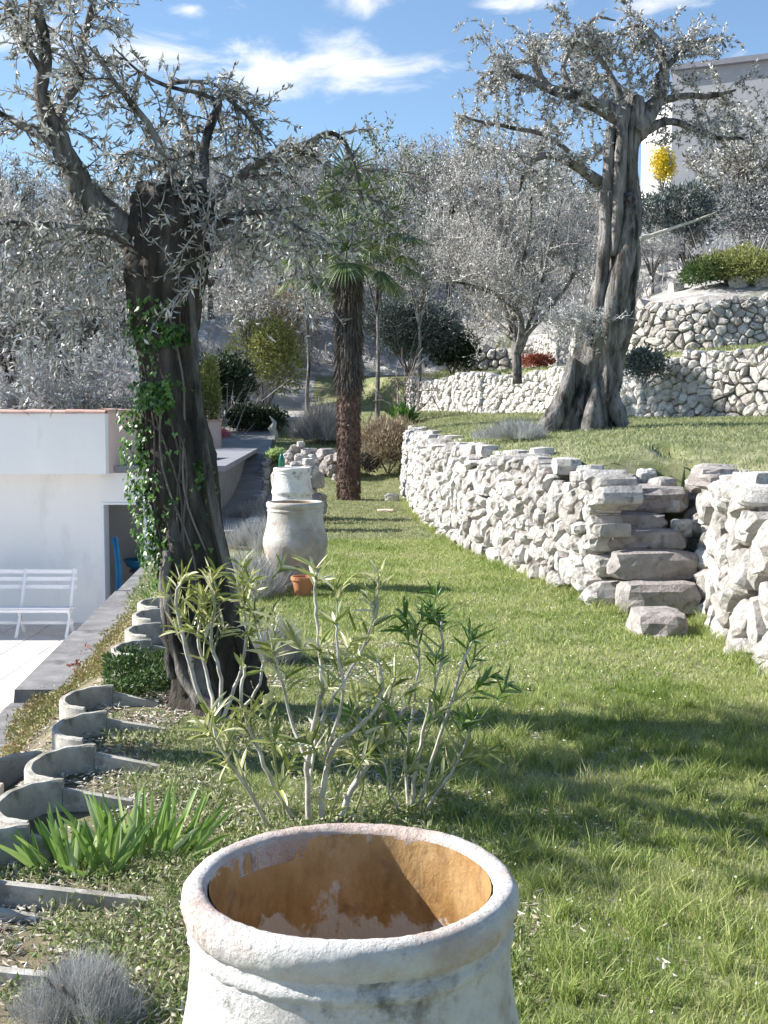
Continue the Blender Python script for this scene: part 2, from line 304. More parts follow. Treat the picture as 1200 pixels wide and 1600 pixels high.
def lathe(g, c, prof, n=96, wob=0, seed=0, close=False, jit=0):
    """prof: (radius, z) list round the axis at c, with a little hand-made unevenness"""
    r_ = random.Random(seed); ph = [r_.uniform(0, 6.28) for _ in range(6)]; V = []
    for (r, z) in prof:
        for k in range(n):
            th = 2 * math.pi * k / n
            w = 1 + wob * (math.sin(2 * th + ph[0] + z * 2) + .6 * math.sin(3 * th + ph[1] - z * 5) + .4 * math.sin(7 * th + ph[2] + z * 20) + .3 * math.sin(13 * th + ph[3] + z * 31)) / 2
            w += r_.uniform(-jit, jit); V.append((c[0] + math.cos(th) * r * w, c[1] + math.sin(th) * r * w, c[2] + z + wob * .25 * r * math.sin(5 * th + ph[4]) + r_.uniform(-jit, jit) * .2))
    Q = []; m = len(prof)
    for i in range(m - 1 + (1 if close else 0)):
        j = (i + 1) % m
        for k in range(n): Q.append((i * n + k, i * n + (k + 1) % n, j * n + (k + 1) % n, j * n + k))
    g.add(V, Q)

# ------------------------------------------------------------------ terrain
def pdist(x, y, poly):
    """signed distance to a polyline (positive on its right-hand side when walking away from the camera)"""
    best = np.full(x.shape, 1e9); sg = np.zeros(x.shape)
    for (x0, y0), (x1, y1) in zip(poly[:-1], poly[1:]):
        dx, dy = x1 - x0, y1 - y0; L2 = dx * dx + dy * dy
        t = np.clip(((x - x0) * dx + (y - y0) * dy) / L2, 0, 1); ex = x - x0 - t * dx; ey = y - y0 - t * dy; d = np.hypot(ex, ey)
        s = dy * ex - dx * ey; m = d < best - 1e-9; best = np.where(m, d, best); sg = np.where(m, np.where(s >= 0, 1, -1), sg)
    return best * sg
def sst(a, b, v):
    t = np.clip((v - a) / (b - a), 0, 1); return t * t * (3 - 2 * t)
W1 = [(2.6, -12), (2.5, 5), (2.46, 7.8), (2.52, 8.7), (2.74, 9.85), (2.86, 11.15), (1.78, 11.16), (1.39, 12.87), (.93, 15.6), (.66, 19), (.56, 21.9), (.47, 27), (-.6, 31), (-3, 34), (-9, 35), (-60, 33)]
W1L = [(1.9, 10.22), (1.76, 10.96), (1.39, 12.87), (.93, 15.6), (.66, 19), (.56, 21.9), (.47, 27.2), (.8, 28.2)]
W1R = [(2.52, 5.6), (2.46, 7.8), (2.52, 8.7), (2.74, 9.85), (2.9, 11.3)]
W2 = [(30, 10), (14, 17), (8.0, 20.2), (7.1, 21.6), (5.6, 23.6), (4.9, 26), (4.5, 30), (2.5, 34), (.7, 38), (-3, 40), (-12, 40), (-60, 38)]
W3 = [(40, 20), (20, 24.5), (9.4, 28), (7.5, 28.6), (6, 30.2), (5.5, 36), (5.1, 41.6), (2.6, 42.4), (-2, 43), (-12, 42), (-60, 41)]
W1L_BEFORE = None
def gnoise(x, y, s, k=0):
    return (np.sin(x * s * 1.3 + k + 1.7 * np.sin(y * s * .7 + k)) + np.sin(y * s * 1.1 - k * 2 + 1.3 * np.sin(x * s * .9 + 2 + k)) + .5 * np.sin((x + y) * s * 2.3 + k)) / 2.5
def coping_x(y): return -2.54 - .077 * (y - 7.84)
def ring_x(y): return -1.36 - .09 * (y - 5.7)
def H(x, y):
    x = np.asarray(x, float); y = np.asarray(y, float)
    L = .02 * gnoise(x, y, 1.1) + .008 * gnoise(x, y, 4.3, 2)
    L = L - .36 * sst(.1, .85, ring_x(y) - x) * (1 - sst(13, 17, y))
    cx = coping_x(y)
    L = np.where((x < cx + .02) & (y < 18.4), -1.8, L)
    L = np.where((x < cx + .12) & (x >= cx + .02) & (y < 18.4), -1.8 + 1.45 * (x - cx - .02) / .1, L)
    L = np.where((x < -2.95 - .066 * (y - 18.1)) & (y >= 18.38) & (y < 30.6), -1.8, L)
    L = L + .15 * np.clip(y - 26, 0, 10)
    d1 = pdist(x, y, W1); wide = .16 + 3.2 * sst(27.5, 31, y)
    T1 = 1.1 + .018 * (y - 10) + .24 * (1 - np.exp(-np.clip(d1, 0, 99) / 1.0)) + .02 * np.clip(d1, 0, 12) + .02 * gnoise(x, y, 1.3, 5)
    s1 = sst(.14, .14 + wide, d1); h = L * (1 - s1) + T1 * s1
    inset = (x > 1.75) & (x < 2.86) & (y > 9.8) & (y < 11.4) & (d1 < .3)
    d2 = pdist(x, y, W2); wide = .18 + 3 * sst(1, -1, x)
    T2 = 2.95 + .085 * np.clip(d2, 0, 9) + .03 * gnoise(x, y, 1.2, 9)
    s2 = sst(.14, .14 + wide, d2); h = h * (1 - s2) + T2 * s2
    d3 = pdist(x, y, W3); wide = .2 + 3 * sst(3, 0, x)
    T3 = 4.5 + .32 * np.clip(d3, 0, 29 + 4 * np.sin(x * .05 + 1)) + .25 * gnoise(x, y, .5, 3) * sst(1, 5, d3) + .1 * gnoise(x, y, 1.7, 8) * sst(1, 4, d3)
    s3 = sst(.14, .14 + wide, d3); h = h * (1 - s3) + T3 * s3
    ramp = np.clip((y - 9.95) / 1.25, 0, 2) * 1.0 - .12
    inb = (x > 2.05) & (x < 2.8) & (y > 9.6) & (y < 12.6)
    h = np.where(inb, np.minimum(h, ramp), h)
    return h
def Hs(x, y): return float(H(np.array([x]), np.array([y]))[0])
def HV(x, y): return Vector((x, y, Hs(x, y)))
def groundpt(px, py, lo=2, hi=90):
    """where the sight line through a pixel meets the ground"""
    d = ray(px, py); ys = np.linspace(lo, hi, 3000); xs = d.x / d.y * ys; zs = CZ + d.z / d.y * ys
    k = np.where(zs <= H(xs, ys))[0]; i = k[0] if len(k) else len(ys) - 1
    return Vector((xs[i], ys[i], float(H(xs[i:i + 1], ys[i:i + 1])[0])))
def sheet(name, xs, ys, mat, mask=None, dz=0):
    X, Y = np.meshgrid(xs, ys); Z = H(X, Y) + dz; nx, ny = len(xs), len(ys)
    i = np.arange(nx * ny).reshape(ny, nx); q = np.stack([i[:-1, :-1], i[:-1, 1:], i[1:, 1:], i[1:, :-1]], -1).reshape(-1, 4)
    if mask is not None:
        cx = (X[:-1, :-1] + X[1:, 1:]).ravel() / 2; cy = (Y[:-1, :-1] + Y[1:, 1:]).ravel() / 2; q = q[mask(cx, cy)]
    g = Geo(); g.add(np.stack([X, Y, Z], -1).reshape(-1, 3), q)
    return setp(g.obj(name, mat, smooth=True), kind='structure')
NX0, NX1, NY0, NY1 = -5.0, 10.0, -4.0, 46.0
gx = np.linspace(NX0, NX1, 126); gy = np.linspace(NY0, NY1, 401)
def is_soil(x, y): return (x < ring_x(y) + .45 + .25 * np.sin(y * 2.1)) & (y < 20)
def is_slope(x, y): return (pdist(x, y, W3) > .25) | ((x < -2.5) & (y > 36)) | (y > 44)
sheet('lawn_ground', gx, gy, MT['lawn'], lambda x, y: ~is_soil(x, y) & ~is_slope(x, y))
sheet('scrub_slope', gx, gy, MT['hill'], lambda x, y: is_slope(x, y) & ~is_soil(x, y))
sheet('garden_bed_soil', gx, gy, MT['soil'], is_soil)
hx = np.concatenate([np.linspace(-260, -60, 12)[:-1], np.linspace(-60, NX0, 56)[:-1], np.linspace(NX0, NX1, 31)[:-1], np.linspace(NX1, 60, 51)[:-1], np.linspace(60, 260, 12)])
hy = np.concatenate([np.linspace(-120, NY0, 20)[:-1], np.linspace(NY0, NY1, 101)[:-1], np.linspace(NY1, 90, 61)[:-1], np.linspace(90, 300, 12)])
o = sheet('hillside_ground', hx, hy, MT['hill'], lambda x, y: ~((x > NX0) & (x < NX1) & (y > NY0) & (y < NY1)) & ~((x <= NX0) & (y > -30) & (y < 30.6) & (x > -16)))

# ------------------------------------------------------------------ dry-stone walls
def rock(g, c, sx, sy, sz, seed, flat=.0, rot=0, n=2):
    """chunky quarried stone: a subdivided box pushed about, corners knocked in"""
    r = random.Random(seed); k = 2 ** n; V = []; idx = {}; Q = []
    def vid(i, j, l):
        if (i, j, l) in idx: return idx[(i, j, l)]
        u, v, w = i / k * 2 - 1, j / k * 2 - 1, l / k * 2 - 1
        m = (abs(u) ** 5 + abs(v) ** 5 + abs(w) ** 5) ** .2; u, v, w = u / m, v / m, w / m
        jx, jy, jz = (r.uniform(-.09, .09) for _ in range(3))
        if flat and w > .6: jz *= 1 - flat
        x, y, z = (u + jx) * sx / 2, (v + jy) * sy / 2, (w + jz) * sz / 2
        cr_, sr_ = math.cos(rot), math.sin(rot)
        V.append((c[0] + x * cr_ - y * sr_, c[1] + x * sr_ + y * cr_, c[2] + z)); idx[(i, j, l)] = len(V) - 1; return len(V) - 1
    for i in range(k):
        for j in range(k):
            Q.append((vid(i, j, 0), vid(i, j + 1, 0), vid(i + 1, j + 1, 0), vid(i + 1, j, 0))); Q.append((vid(i, j, k), vid(i + 1, j, k), vid(i + 1, j + 1, k), vid(i, j + 1, k)))
            Q.append((vid(i, 0, j), vid(i + 1, 0, j), vid(i + 1, 0, j + 1), vid(i, 0, j + 1))); Q.append((vid(i, k, j), vid(i, k, j + 1), vid(i + 1, k, j + 1), vid(i + 1, k, j)))
            Q.append((vid(0, i, j), vid(0, i, j + 1), vid(0, i + 1, j + 1), vid(0, i + 1, j))); Q.append((vid(k, i, j), vid(k, i + 1, j), vid(k, i + 1, j + 1), vid(k, i, j + 1)))
    g.add(V, Q)
def clip(poly, a, b, c):
    """keep a*x+b*y<=c"""
    out = []
    for i in range(len(poly)):
        p, q = poly[i], poly[(i + 1) % len(poly)]; dp = a * p[0] + b * p[1] - c; dq = a * q[0] + b * q[1] - c
        if dp <= 0: out.append(p)
        if dp * dq < 0: t = dp / (dp - dq); out.append((p[0] + (q[0] - p[0]) * t, p[1] + (q[1] - p[1]) * t))
    return out
class Curve2:
    def __init__(s, pts, side=1):
        p = [Vector((a, b, 0)) for a, b in pts]; q, _ = smooth_path(p, [0] * len(p), 6); s.p = q; s.side = side
        s.s = [0]
        for a, b in zip(q[:-1], q[1:]): s.s.append(s.s[-1] + (b - a).length)
        s.L = s.s[-1]
    def at(s, t):
        t = min(max(t, 0), s.L - 1e-6); lo = 0
        while s.s[lo + 1] < t: lo += 1
        f = (t - s.s[lo]) / (s.s[lo + 1] - s.s[lo]); a, b = s.p[lo], s.p[lo + 1]; d = (b - a).normalized()
        return a.lerp(b, f), Vector((-d.y, d.x, 0)) * s.side          # outward (towards the lower lawn)
def stone_wall(name, label, pts, zb, zt, size, parent_at, seed, bump=.07, batter=.06, maxparts=300, side=1, group=None, mat='stone', aniso=1.25, core_from=0., caps=0, gap=0., coremat='core'):
    """zb/zt: functions of the point on the curve; stones are Voronoi cells of an uneven coursed lattice"""
    cv = Curve2(pts, side); r = random.Random(seed); wall = empty(name, parent_at, label, 'stone wall', group)
    cells = []; seeds = []; SS = np.arange(0, cv.L + .2, .2); ZB = [zb(cv.at(q_)[0]) for q_ in SS]
    n = int(cv.L / (size * aniso)); S = cv.L / n
    for i in range(-1, n + 1):
        p, _ = cv.at((i + .5) * S); b, t = zb(p), zt(p); hh = max(.15, t - b); m = max(1, round(hh / (size * .82))); dz = hh / m
        for j in range(-1, m + 1):
            if r.random() < .19 and 0 <= j < m: continue
            sx = (i + .5 + (.5 if j % 2 else 0) + r.uniform(-.36, .36)) * S; zz = b + (j + .5 + r.uniform(-.3, .3)) * dz
            seeds.append((sx, zz, 0 <= j < m and 0 <= i < n, m))
            if r.random() < .16: seeds.append((sx + r.uniform(-.4, .4) * S, zz + r.uniform(-.4, .4) * dz, 0 <= j < m and 0 <= i < n, m))
    SA = np.array([(q_[0], q_[1]) for q_ in seeds])
    for a, (sx, sz, ok, m) in enumerate(seeds):
        if not ok: continue
        poly = [(sx - size * 2, sz - size * 2), (sx + size * 2, sz - size * 2), (sx + size * 2, sz + size * 2), (sx - size * 2, sz + size * 2)]
        nb = np.where((np.abs(SA[:, 0] - sx) < size * 2.6) & (np.abs(SA[:, 1] - sz) < size * 2.6))[0]
        for c in nb:
            if c == a: continue
            tx, tz = seeds[c][0], seeds[c][1]; dx, dy = tx - sx, tz - sz
            if dx * dx + dy * dy < 1e-5: continue
            poly = clip(poly, dx, dy, (dx * (sx + tx) + dy * (sz + tz)) / 2)
            if len(poly) < 3: break
        if len(poly) < 3: continue
        p, _ = cv.at(min(max(sx, 0), cv.L)); b = zb(p); t = zt(p) + r.uniform(-.09, .09)
        poly = clip(poly, 0, 1, t); poly = clip(poly, 0, -1, -(b - .1)); poly = clip(poly, 1, 0, cv.L); poly = clip(poly, -1, 0, 0)
        if len(poly) < 3: continue
        cells.append((sx, sz, poly, t))
    view = Vector((0, 0, CZ)); cells.sort(key=lambda c: (cv.at(c[0])[0] - view).length)
    rest = Geo()
    def to3(cs, cz, d):
        p, nn = cv.at(cs); b = float(np.interp(cs, SS, ZB)); return p + nn * (d - batter * (cz - b)) + Vector((0, 0, cz))
    for k, (sx, sz, poly, tt) in enumerate(cells):
        cx = sum(p[0] for p in poly) / len(poly); cz = sum(p[1] for p in poly) / len(poly)
        # refine the outline, knock the corners off
        pl = []
        m = len(poly)
        for i in range(m):
            p, q, o_ = poly[i], poly[(i + 1) % m], poly[i - 1]
            if math.hypot(q[0] - p[0], q[1] - p[1]) < size * .12: continue
            pl.append((p[0] * .84 + (q[0] + o_[0]) * .08, p[1] * .84 + (q[1] + o_[1]) * .08))
            if math.hypot(q[0] - p[0], q[1] - p[1]) > size * .55 and len(poly) < 9:
                j = size * .06; pl.append(((p[0] + q[0]) / 2 + r.uniform(-j, j), (p[1] + q[1]) / 2 + r.uniform(-j, j)))
        if len(pl) < 3: continue
        m = len(pl); tx, tz = r.uniform(-.28, .28), r.uniform(-.3, .2); bb = bump * r.uniform(.5, 1.5); sh = r.uniform(.85, .97) + gap
        top = cz > tt - size
        V = []
        for (ins, d, jit) in ((.9, -.22 - (.1 if top else 0), 0), (sh, -.03, .03), (sh * .94, bb * .55, .08), (sh * .62, bb, .12)):
            for (a, b) in pl:
                s_ = cx + (a - cx) * ins * (1 + r.uniform(-jit, jit)); z_ = cz + (b - cz) * ins * (1 + r.uniform(-jit, jit))
                dd = d + (tx * (s_ - cx) + tz * (z_ - cz)) * (1 if d > 0 else 0) + (r.uniform(-.2, .2) * bb if d > 0 else 0)
                V.append(tuple(to3(s_, z_, dd)))
        V.append(tuple(to3(cx, cz, bb * r.uniform(.8, 1.3)))); V.append(tuple(to3(cx, cz, -.2)))
        Q = []; T = []
        for lv in range(3):
            for i in range(m):
                q = (lv * m + i, lv * m + (i + 1) % m, (lv + 1) * m + (i + 1) % m, (lv + 1) * m + i); Q.append(q if side > 0 else q[::-1])
        for i in range(m):
            T.append((3 * m + i, 3 * m + (i + 1) % m, 4 * m)); T.append(((i + 1) % m, i, 4 * m + 1))
        if k < maxparts:
            g = Geo(); g.add(V, Q, T); g.obj('stone', MT[mat], wall)
        else: rest.add(V, Q, T)
    if rest.n: setp(rest.obj('far_stones', MT[mat], wall), kind='stuff')
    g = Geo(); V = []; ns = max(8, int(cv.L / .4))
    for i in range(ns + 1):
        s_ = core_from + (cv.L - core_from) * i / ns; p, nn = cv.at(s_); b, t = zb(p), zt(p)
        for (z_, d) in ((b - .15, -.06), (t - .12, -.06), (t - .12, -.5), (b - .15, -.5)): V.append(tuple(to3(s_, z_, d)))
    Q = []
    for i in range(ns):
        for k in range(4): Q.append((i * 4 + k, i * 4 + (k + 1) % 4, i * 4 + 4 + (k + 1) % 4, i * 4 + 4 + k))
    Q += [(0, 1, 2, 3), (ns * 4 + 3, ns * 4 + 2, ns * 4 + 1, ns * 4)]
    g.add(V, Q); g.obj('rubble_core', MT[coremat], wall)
    for i in range(caps):                      # loose stones bedded along the top behind the face
        s_ = core_from + (cv.L - core_from) * (i + r.random()) / caps; p, nn = cv.at(s_); q = p - nn * r.uniform(.16, .5); q.z = zt(p) + r.uniform(-.06, .03); w_ = r.uniform(.13, .3); g = Geo(); rock(g, q, w_ * 1.2, w_, w_ * .6, 1000 + i, rot=r.random() * 3, n=1); g.obj('stone', MT[mat], wall)
    return wall
def off(p, pts, d): return p
def base_of(poly):
    def f(p): return Hs(p.x - .35, p.y - .1) - .02
    return f
stone_wall('stone_wall', 'long pale dry stone retaining wall curving away beside the lower lawn left of the steps', W1L,
           lambda p: Hs(p.x - .4, p.y) - .02, lambda p: 1.14 + .018 * (p.y - 10) + .04 * math.sin(p.y * 2.1), .185, (1.2, 14, 0), 3, bump=.07, core_from=.7, caps=110)
stone_wall('stone_wall', 'dry stone wall section to the right of the stone steps, at the picture edge', W1R,
           lambda p: -.05, lambda p: 1.13 + .04 * math.sin(p.y * 3), .25, (2.5, 8, 0), 4, bump=.075, caps=40)
stone_wall('stone_wall', 'second dry stone terrace wall up the slope behind the big olive tree', [(12, 18.1), (8.0, 20.2), (7.1, 21.6), (5.6, 23.6), (4.9, 26), (4.5, 30), (2.5, 34), (.7, 38)],
           lambda p: Hs(p.x - .45, p.y - .35) - .02, lambda p: 2.97 - .5 * float(sst(5.6, 4.6, p.x)) * float(sst(28, 24, p.y)) + .05 * math.sin(p.y * 1.7) + .04 * math.sin(p.x * 3), .19, (5, 26, 1.7), 5, bump=.07, gap=.085, coremat='stone')
stone_wall('stone_wall', 'third dry stone terrace wall, highest on the right slope', [(14, 26.5), (9.4, 28), (7.5, 28.6), (6, 30.2), (5.6, 33), (5.45, 36), (5.15, 41.2)],
           lambda p: Hs(p.x - .35, p.y - .4) - .02, lambda p: 4.55 + .1 * math.sin(p.x * 2.3), .22, (8, 29, 3.3), 6, bump=.07, gap=.09, coremat='stone')
stone_wall('stone_wall', 'short low far stone wall behind the bare grey tree', [(5.3, 41.4), (4.2, 42), (2.4, 42.5)],
           lambda p: Hs(p.x - .1, p.y - .5) - .02, lambda p: 4.35, .3, (4, 42, 3.3), 8, bump=.1, gap=.05, coremat='stonedark')
stone_wall('stone_wall', 'low dark lichened stone wall between the jars and the palm trunk', [(-1.0, 27.6), (-1.6, 28.4), (-2.4, 29)],
           lambda p: Hs(p.x, p.y - .4) - .02, lambda p: Hs(p.x, p.y) + .62, .3, (-1.7, 28.3, 0), 9, bump=.1, mat='stonedark')

# stone steps between the two wall sections
st = empty('stone_steps', (2.35, 9.9, 0), 'rough grey stone steps climbing between the two sections of dry stone wall', 'steps')
# (px left, px right, front Y, z bottom, z top, depth)
for i, (a, b, Y, z0, z1, dp) in enumerate([(1005, 1088, 8.75, -.1, .15, .62), (978, 1104, 9.92, -.03, .235, .42), (960, 1099, 10.1, .245, .475, .4), (948, 1078, 10.35, .465, .645, .4),
                                           (950, 1046, 10.58, .63, .77, .4), (925, 1080, 10.82, .76, 1.0, .6), (932, 1000, 11.25, .98, 1.1, .5)]):
    xa = (a - 600) * Y / F; xb = (b - 600) * Y / F; g = Geo()
    rock(g, ((xa + xb) / 2, Y + dp / 2, (z0 + z1) / 2), (xb - xa) * 1.03, dp, (z1 - z0) * 1.12, 40 + i, .5, rot=rnd.uniform(-.06, .06))
    o = g.obj('step', MT['stonedark'], st)
    if i == 0: o['label'] = 'pale boulder at the foot of the steps'
for i, (px, py, Y, s) in enumerate([(1065, 825, 10.6, .2), (1050, 790, 10.9, .16), (1035, 760, 11.2, .22), (1010, 745, 11.5, .2), (965, 742, 11.7, .22)]):
    p = P(px, py, Y); g = Geo(); rock(g, p, s, s, s * .8, 60 + i, rot=i); g.obj('filling_stone', MT['stone'], st)
for i, (px, py, Y, sx, sz) in enumerate([(1118, 742, 10.2, .34, .13), (1112, 762, 10.15, .30, .14), (1165, 782, 8.6, .34, .16), (1195, 790, 8.1, .3, .16)]):
    p = P(px, py, Y); g = Geo(); rock(g, (p.x, p.y, max(p.z, 1.1)), sx, .35, sz, 70 + i, rot=i * .4)
    setp(g.obj('boulder', MT['stonedark'] if i < 2 else MT['stone'], None), ['upper flat grey stone lying on the wall corner beside the steps', 'lower flat stone under the grey one on the wall corner', 'pinkish round stone on the right wall top', 'last stone on the right wall top at the picture edge'][i], 'stone')

# ------------------------------------------------------------------ trees
def fluted(g, rows, n=56, gro=.12, twist=.6, seed=1, yscale=1.0, root=0):
    """old olive trunk: rows of (centre, radius); grooved cross-section that twists and flares into roots"""
    r = random.Random(seed); pts, rad = smooth_path([c for c, _ in rows], [w for _, w in rows], 7)
    ph = [r.uniform(0, 6.28) for _ in range(8)]; V = []; m = len(pts); L = 0; z0 = pts[0]
    for i, (p, w) in enumerate(zip(pts, rad)):
        if i: L += (p - pts[i - 1]).length
        f = max(0, 1 - L / .55) * root
        for k in range(n):
            th = 2 * math.pi * k / n; a = th + twist * L
            s = gro * (1 - abs(math.sin(a * 2.5 + ph[0] + .5 * math.sin(L * 2.2 + ph[1]))) * 1.7) + gro * .55 * math.sin(a * 7 + ph[2] + 1.2 * math.sin(L * 3)) + gro * .3 * math.sin(a * 13 + ph[3] + L * 2)
            s += .05 * math.sin(a + L * 5 + ph[4]) + .04 * math.sin(2 * a - L * 8 + ph[5])
            s += f * (.28 * max(0, math.sin(a * 3 + ph[6])) + .22 * max(0, math.sin(a * 5 + ph[7]))) + r.uniform(-.03, .03) + .10 * max(0, math.sin(a * 2 + L * 6.1 + ph[1])) ** 6 * max(0, math.sin(L * 9 + ph[3]))
            rr = w * (1 + s)
            V.append((p.x + math.cos(th) * rr, p.y + math.sin(th) * rr * yscale, p.z + w * .12 * math.sin(a * 3 + ph[2]) * (1 if i > m - 4 else 0)))
    V.append(tuple(pts[-1] + Vector((0, 0, -.05)))); Q = []; T = []
    for i in range(m - 1):
        for k in range(n): Q.append((i * n + k, i * n + (k + 1) % n, (i + 1) * n + (k + 1) % n, (i + 1) * n + k))
    for k in range(n): T.append(((m - 1) * n + k, (m - 1) * n + (k + 1) % n, m * n))
    g.add(V, Q, T)
def px_path(lst, Y0):
    """(px, py, halfwidth px, dY)"""
    return [P(a, b, Y0 + d) for a, b, w, d in lst], [w * (Y0 + d) / F for a, b, w, d in lst]
def sprout(segs, lp, ld, p, d, L, r, lvl, grav, lpm, spread=.9, kink=.35, nch=3, leafy=True):
    """a branchlet with side twigs; leaf positions are collected along the finest ones"""
    n = 4; st = L / n; q = Vector(p); dd = Vector(d).normalized()
    for i in range(n):
        dd = (dd + Vector((rnd.gauss(0, kink), rnd.gauss(0, kink), rnd.gauss(0, kink))) * .6 + Vector((0, 0, grav))).normalized()
        nq = q + dd * st; segs.append((tuple(q), tuple(nq), r * (1 - i / n * .5), r * (1 - (i + 1) / n * .5)))
        if leafy and lvl <= 1:
            for _ in range(max(1, int(lpm * st))):
                t = rnd.random(); lp.append(tuple(q.lerp(nq, t))); v = dd * rnd.uniform(.2, 1) + Vector((rnd.gauss(0, .6), rnd.gauss(0, .6), rnd.gauss(0, .6))); ld.append(tuple(v))
        if lvl > 0 and i > 0:
            for _ in range(nch if i < n - 1 else nch - 1):
                v = dd + Vector((rnd.gauss(0, spread), rnd.gauss(0, spread), rnd.gauss(0, spread)))
                sprout(segs, lp, ld, q.lerp(nq, rnd.random()), v, L * rnd.uniform(.4, .75), r * .55, lvl - 1, grav, lpm, spread, kink, nch, leafy)
        q = nq
def along(path, rad, step):
    """points and directions spaced along a path"""
    out = []; acc = 0
    for i in range(len(path) - 1):
        d = path[i + 1] - path[i]; acc += d.length
        while acc > step: acc -= step; out.append((path[i] + d * rnd.random(), d.normalized(), rad[i]))
    return out
def limbs_tree(root, limbs, Y0, bark, sides=9, dens=.11, L0=.42, r0=.006, lvl=1, grav=-.05, lpm=70, leaf=(.055, .011), leafmat='oleaf', twigmat='twigdark', skip=.25, nch=2, gravf=None, name='crown', csc=1., clth=-.25, lw=.85):
    """main limbs as parts, their twigs and leaves as two crown masses"""
    segs, lp, ld = [], [], []
    for li in limbs:
        g = Geo(); pts, rad = px_path(li, Y0); rad = [r_ * lw for r_ in rad]; rad[-1] *= .4; pts, rad = smooth_path(pts, rad, 4, jit=rad[-1] * .6)
        tube(g, pts, rad, sides, wob=.22); g.obj('limb', MT[bark], root, smooth=True)
        al = along(pts, rad, dens); k0 = int(len(al) * skip)
        for p, d, r in al[k0:]:
            cl_ = math.sin(p.x * 6.1 * csc + p.z * 7.3 * csc + len(li)) + .6 * math.sin(p.x * 13 * csc - p.z * 9 * csc)
            if cl_ < clth: continue
            for _ in range(2 if cl_ < .8 else 3):
                v = Vector((rnd.gauss(0, 1), rnd.gauss(0, 1), rnd.gauss(.1, .9))) + d * .6
                gv = grav if gravf is None else gravf(p)
                sprout(segs, lp, ld, p, v, L0 * rnd.uniform(.5, 1.25), r0, lvl, gv, lpm, nch=nch)
    g = Geo(); prisms(g, segs); setp(g.obj('twigs', MT[twigmat], root), kind='stuff')
    g = Geo(); n = len(lp)
    if n: leaves(g, lp, ld, rng.uniform(.6, 1.25, n) * leaf[0], rng.uniform(.7, 1.3, n) * leaf[1]); setp(g.obj(name, MT[leafmat], root), kind='stuff')
    return len(segs), n

# olive with ivy, close on the left
Y1 = 6.9
b0 = groundpt(335, 1105); Y1 = b0.y
olive1 = empty('olive_tree', b0, 'old gnarled dark olive tree wrapped in ivy beside the round concrete planters', 'tree')
rows = [(1125, 335, 70), (1080, 333, 58), (1030, 327, 54), (970, 320, 52), (893, 311, 54), (794, 293, 53), (720, 281, 51), (640, 268, 45), (560, 262, 44), (480, 259, 50), (410, 262, 60), (350, 268, 66), (312, 268, 60), (290, 262, 40)]
g = Geo(); fluted(g, [(P(c, y, Y1), w * Y1 / F) for y, c, w in rows], gro=.10, twist=.5, seed=5, yscale=.85, root=1); g.obj('trunk', MT['barkdark'], olive1, smooth=True)
g = Geo()   # pale dead strip of wood down the right flank
pp, rr = px_path([(296, 430, 5, -.12), (303, 520, 6, -.13), (309, 620, 7, -.14), (322, 720, 7, -.15), (338, 810, 7, -.16), (356, 890, 6, -.17), (372, 950, 5, -.18)], Y1)
pp, rr = smooth_path(pp, rr, 4, .004); tube(g, pp, rr, 7, .25); g.obj('dead_wood_strip', MT['bark'], olive1, smooth=True)
for i, pl in enumerate([[(262, 930, 9, -.2), (275, 1000, 10, -.24), (290, 1060, 12, -.28), (330, 1110, 9, -.36)], [(285, 960, 11, -.25), (305, 1030, 12, -.28), (318, 1090, 13, -.34), (350, 1120, 8, -.42)], [(262, 860, 8, -.16), (258, 940, 9, -.18), (266, 1010, 9, -.22), (268, 1060, 7, -.24)],
                        [(372, 980, 12, -.1), (395, 1040, 13, -.15), (412, 1085, 10, -.2)], [(255, 990, 8, -.2), (300, 1070, 9, -.3), (312, 1105, 8, -.38)]]):
    g = Geo(); pp, rr = px_path(pl, Y1); pp, rr = smooth_path(pp, rr, 4, .006); tube(g, pp, rr, 8, .3); g.obj('root', MT['bark'] if i != 3 else MT['barkdark'], olive1, smooth=True)
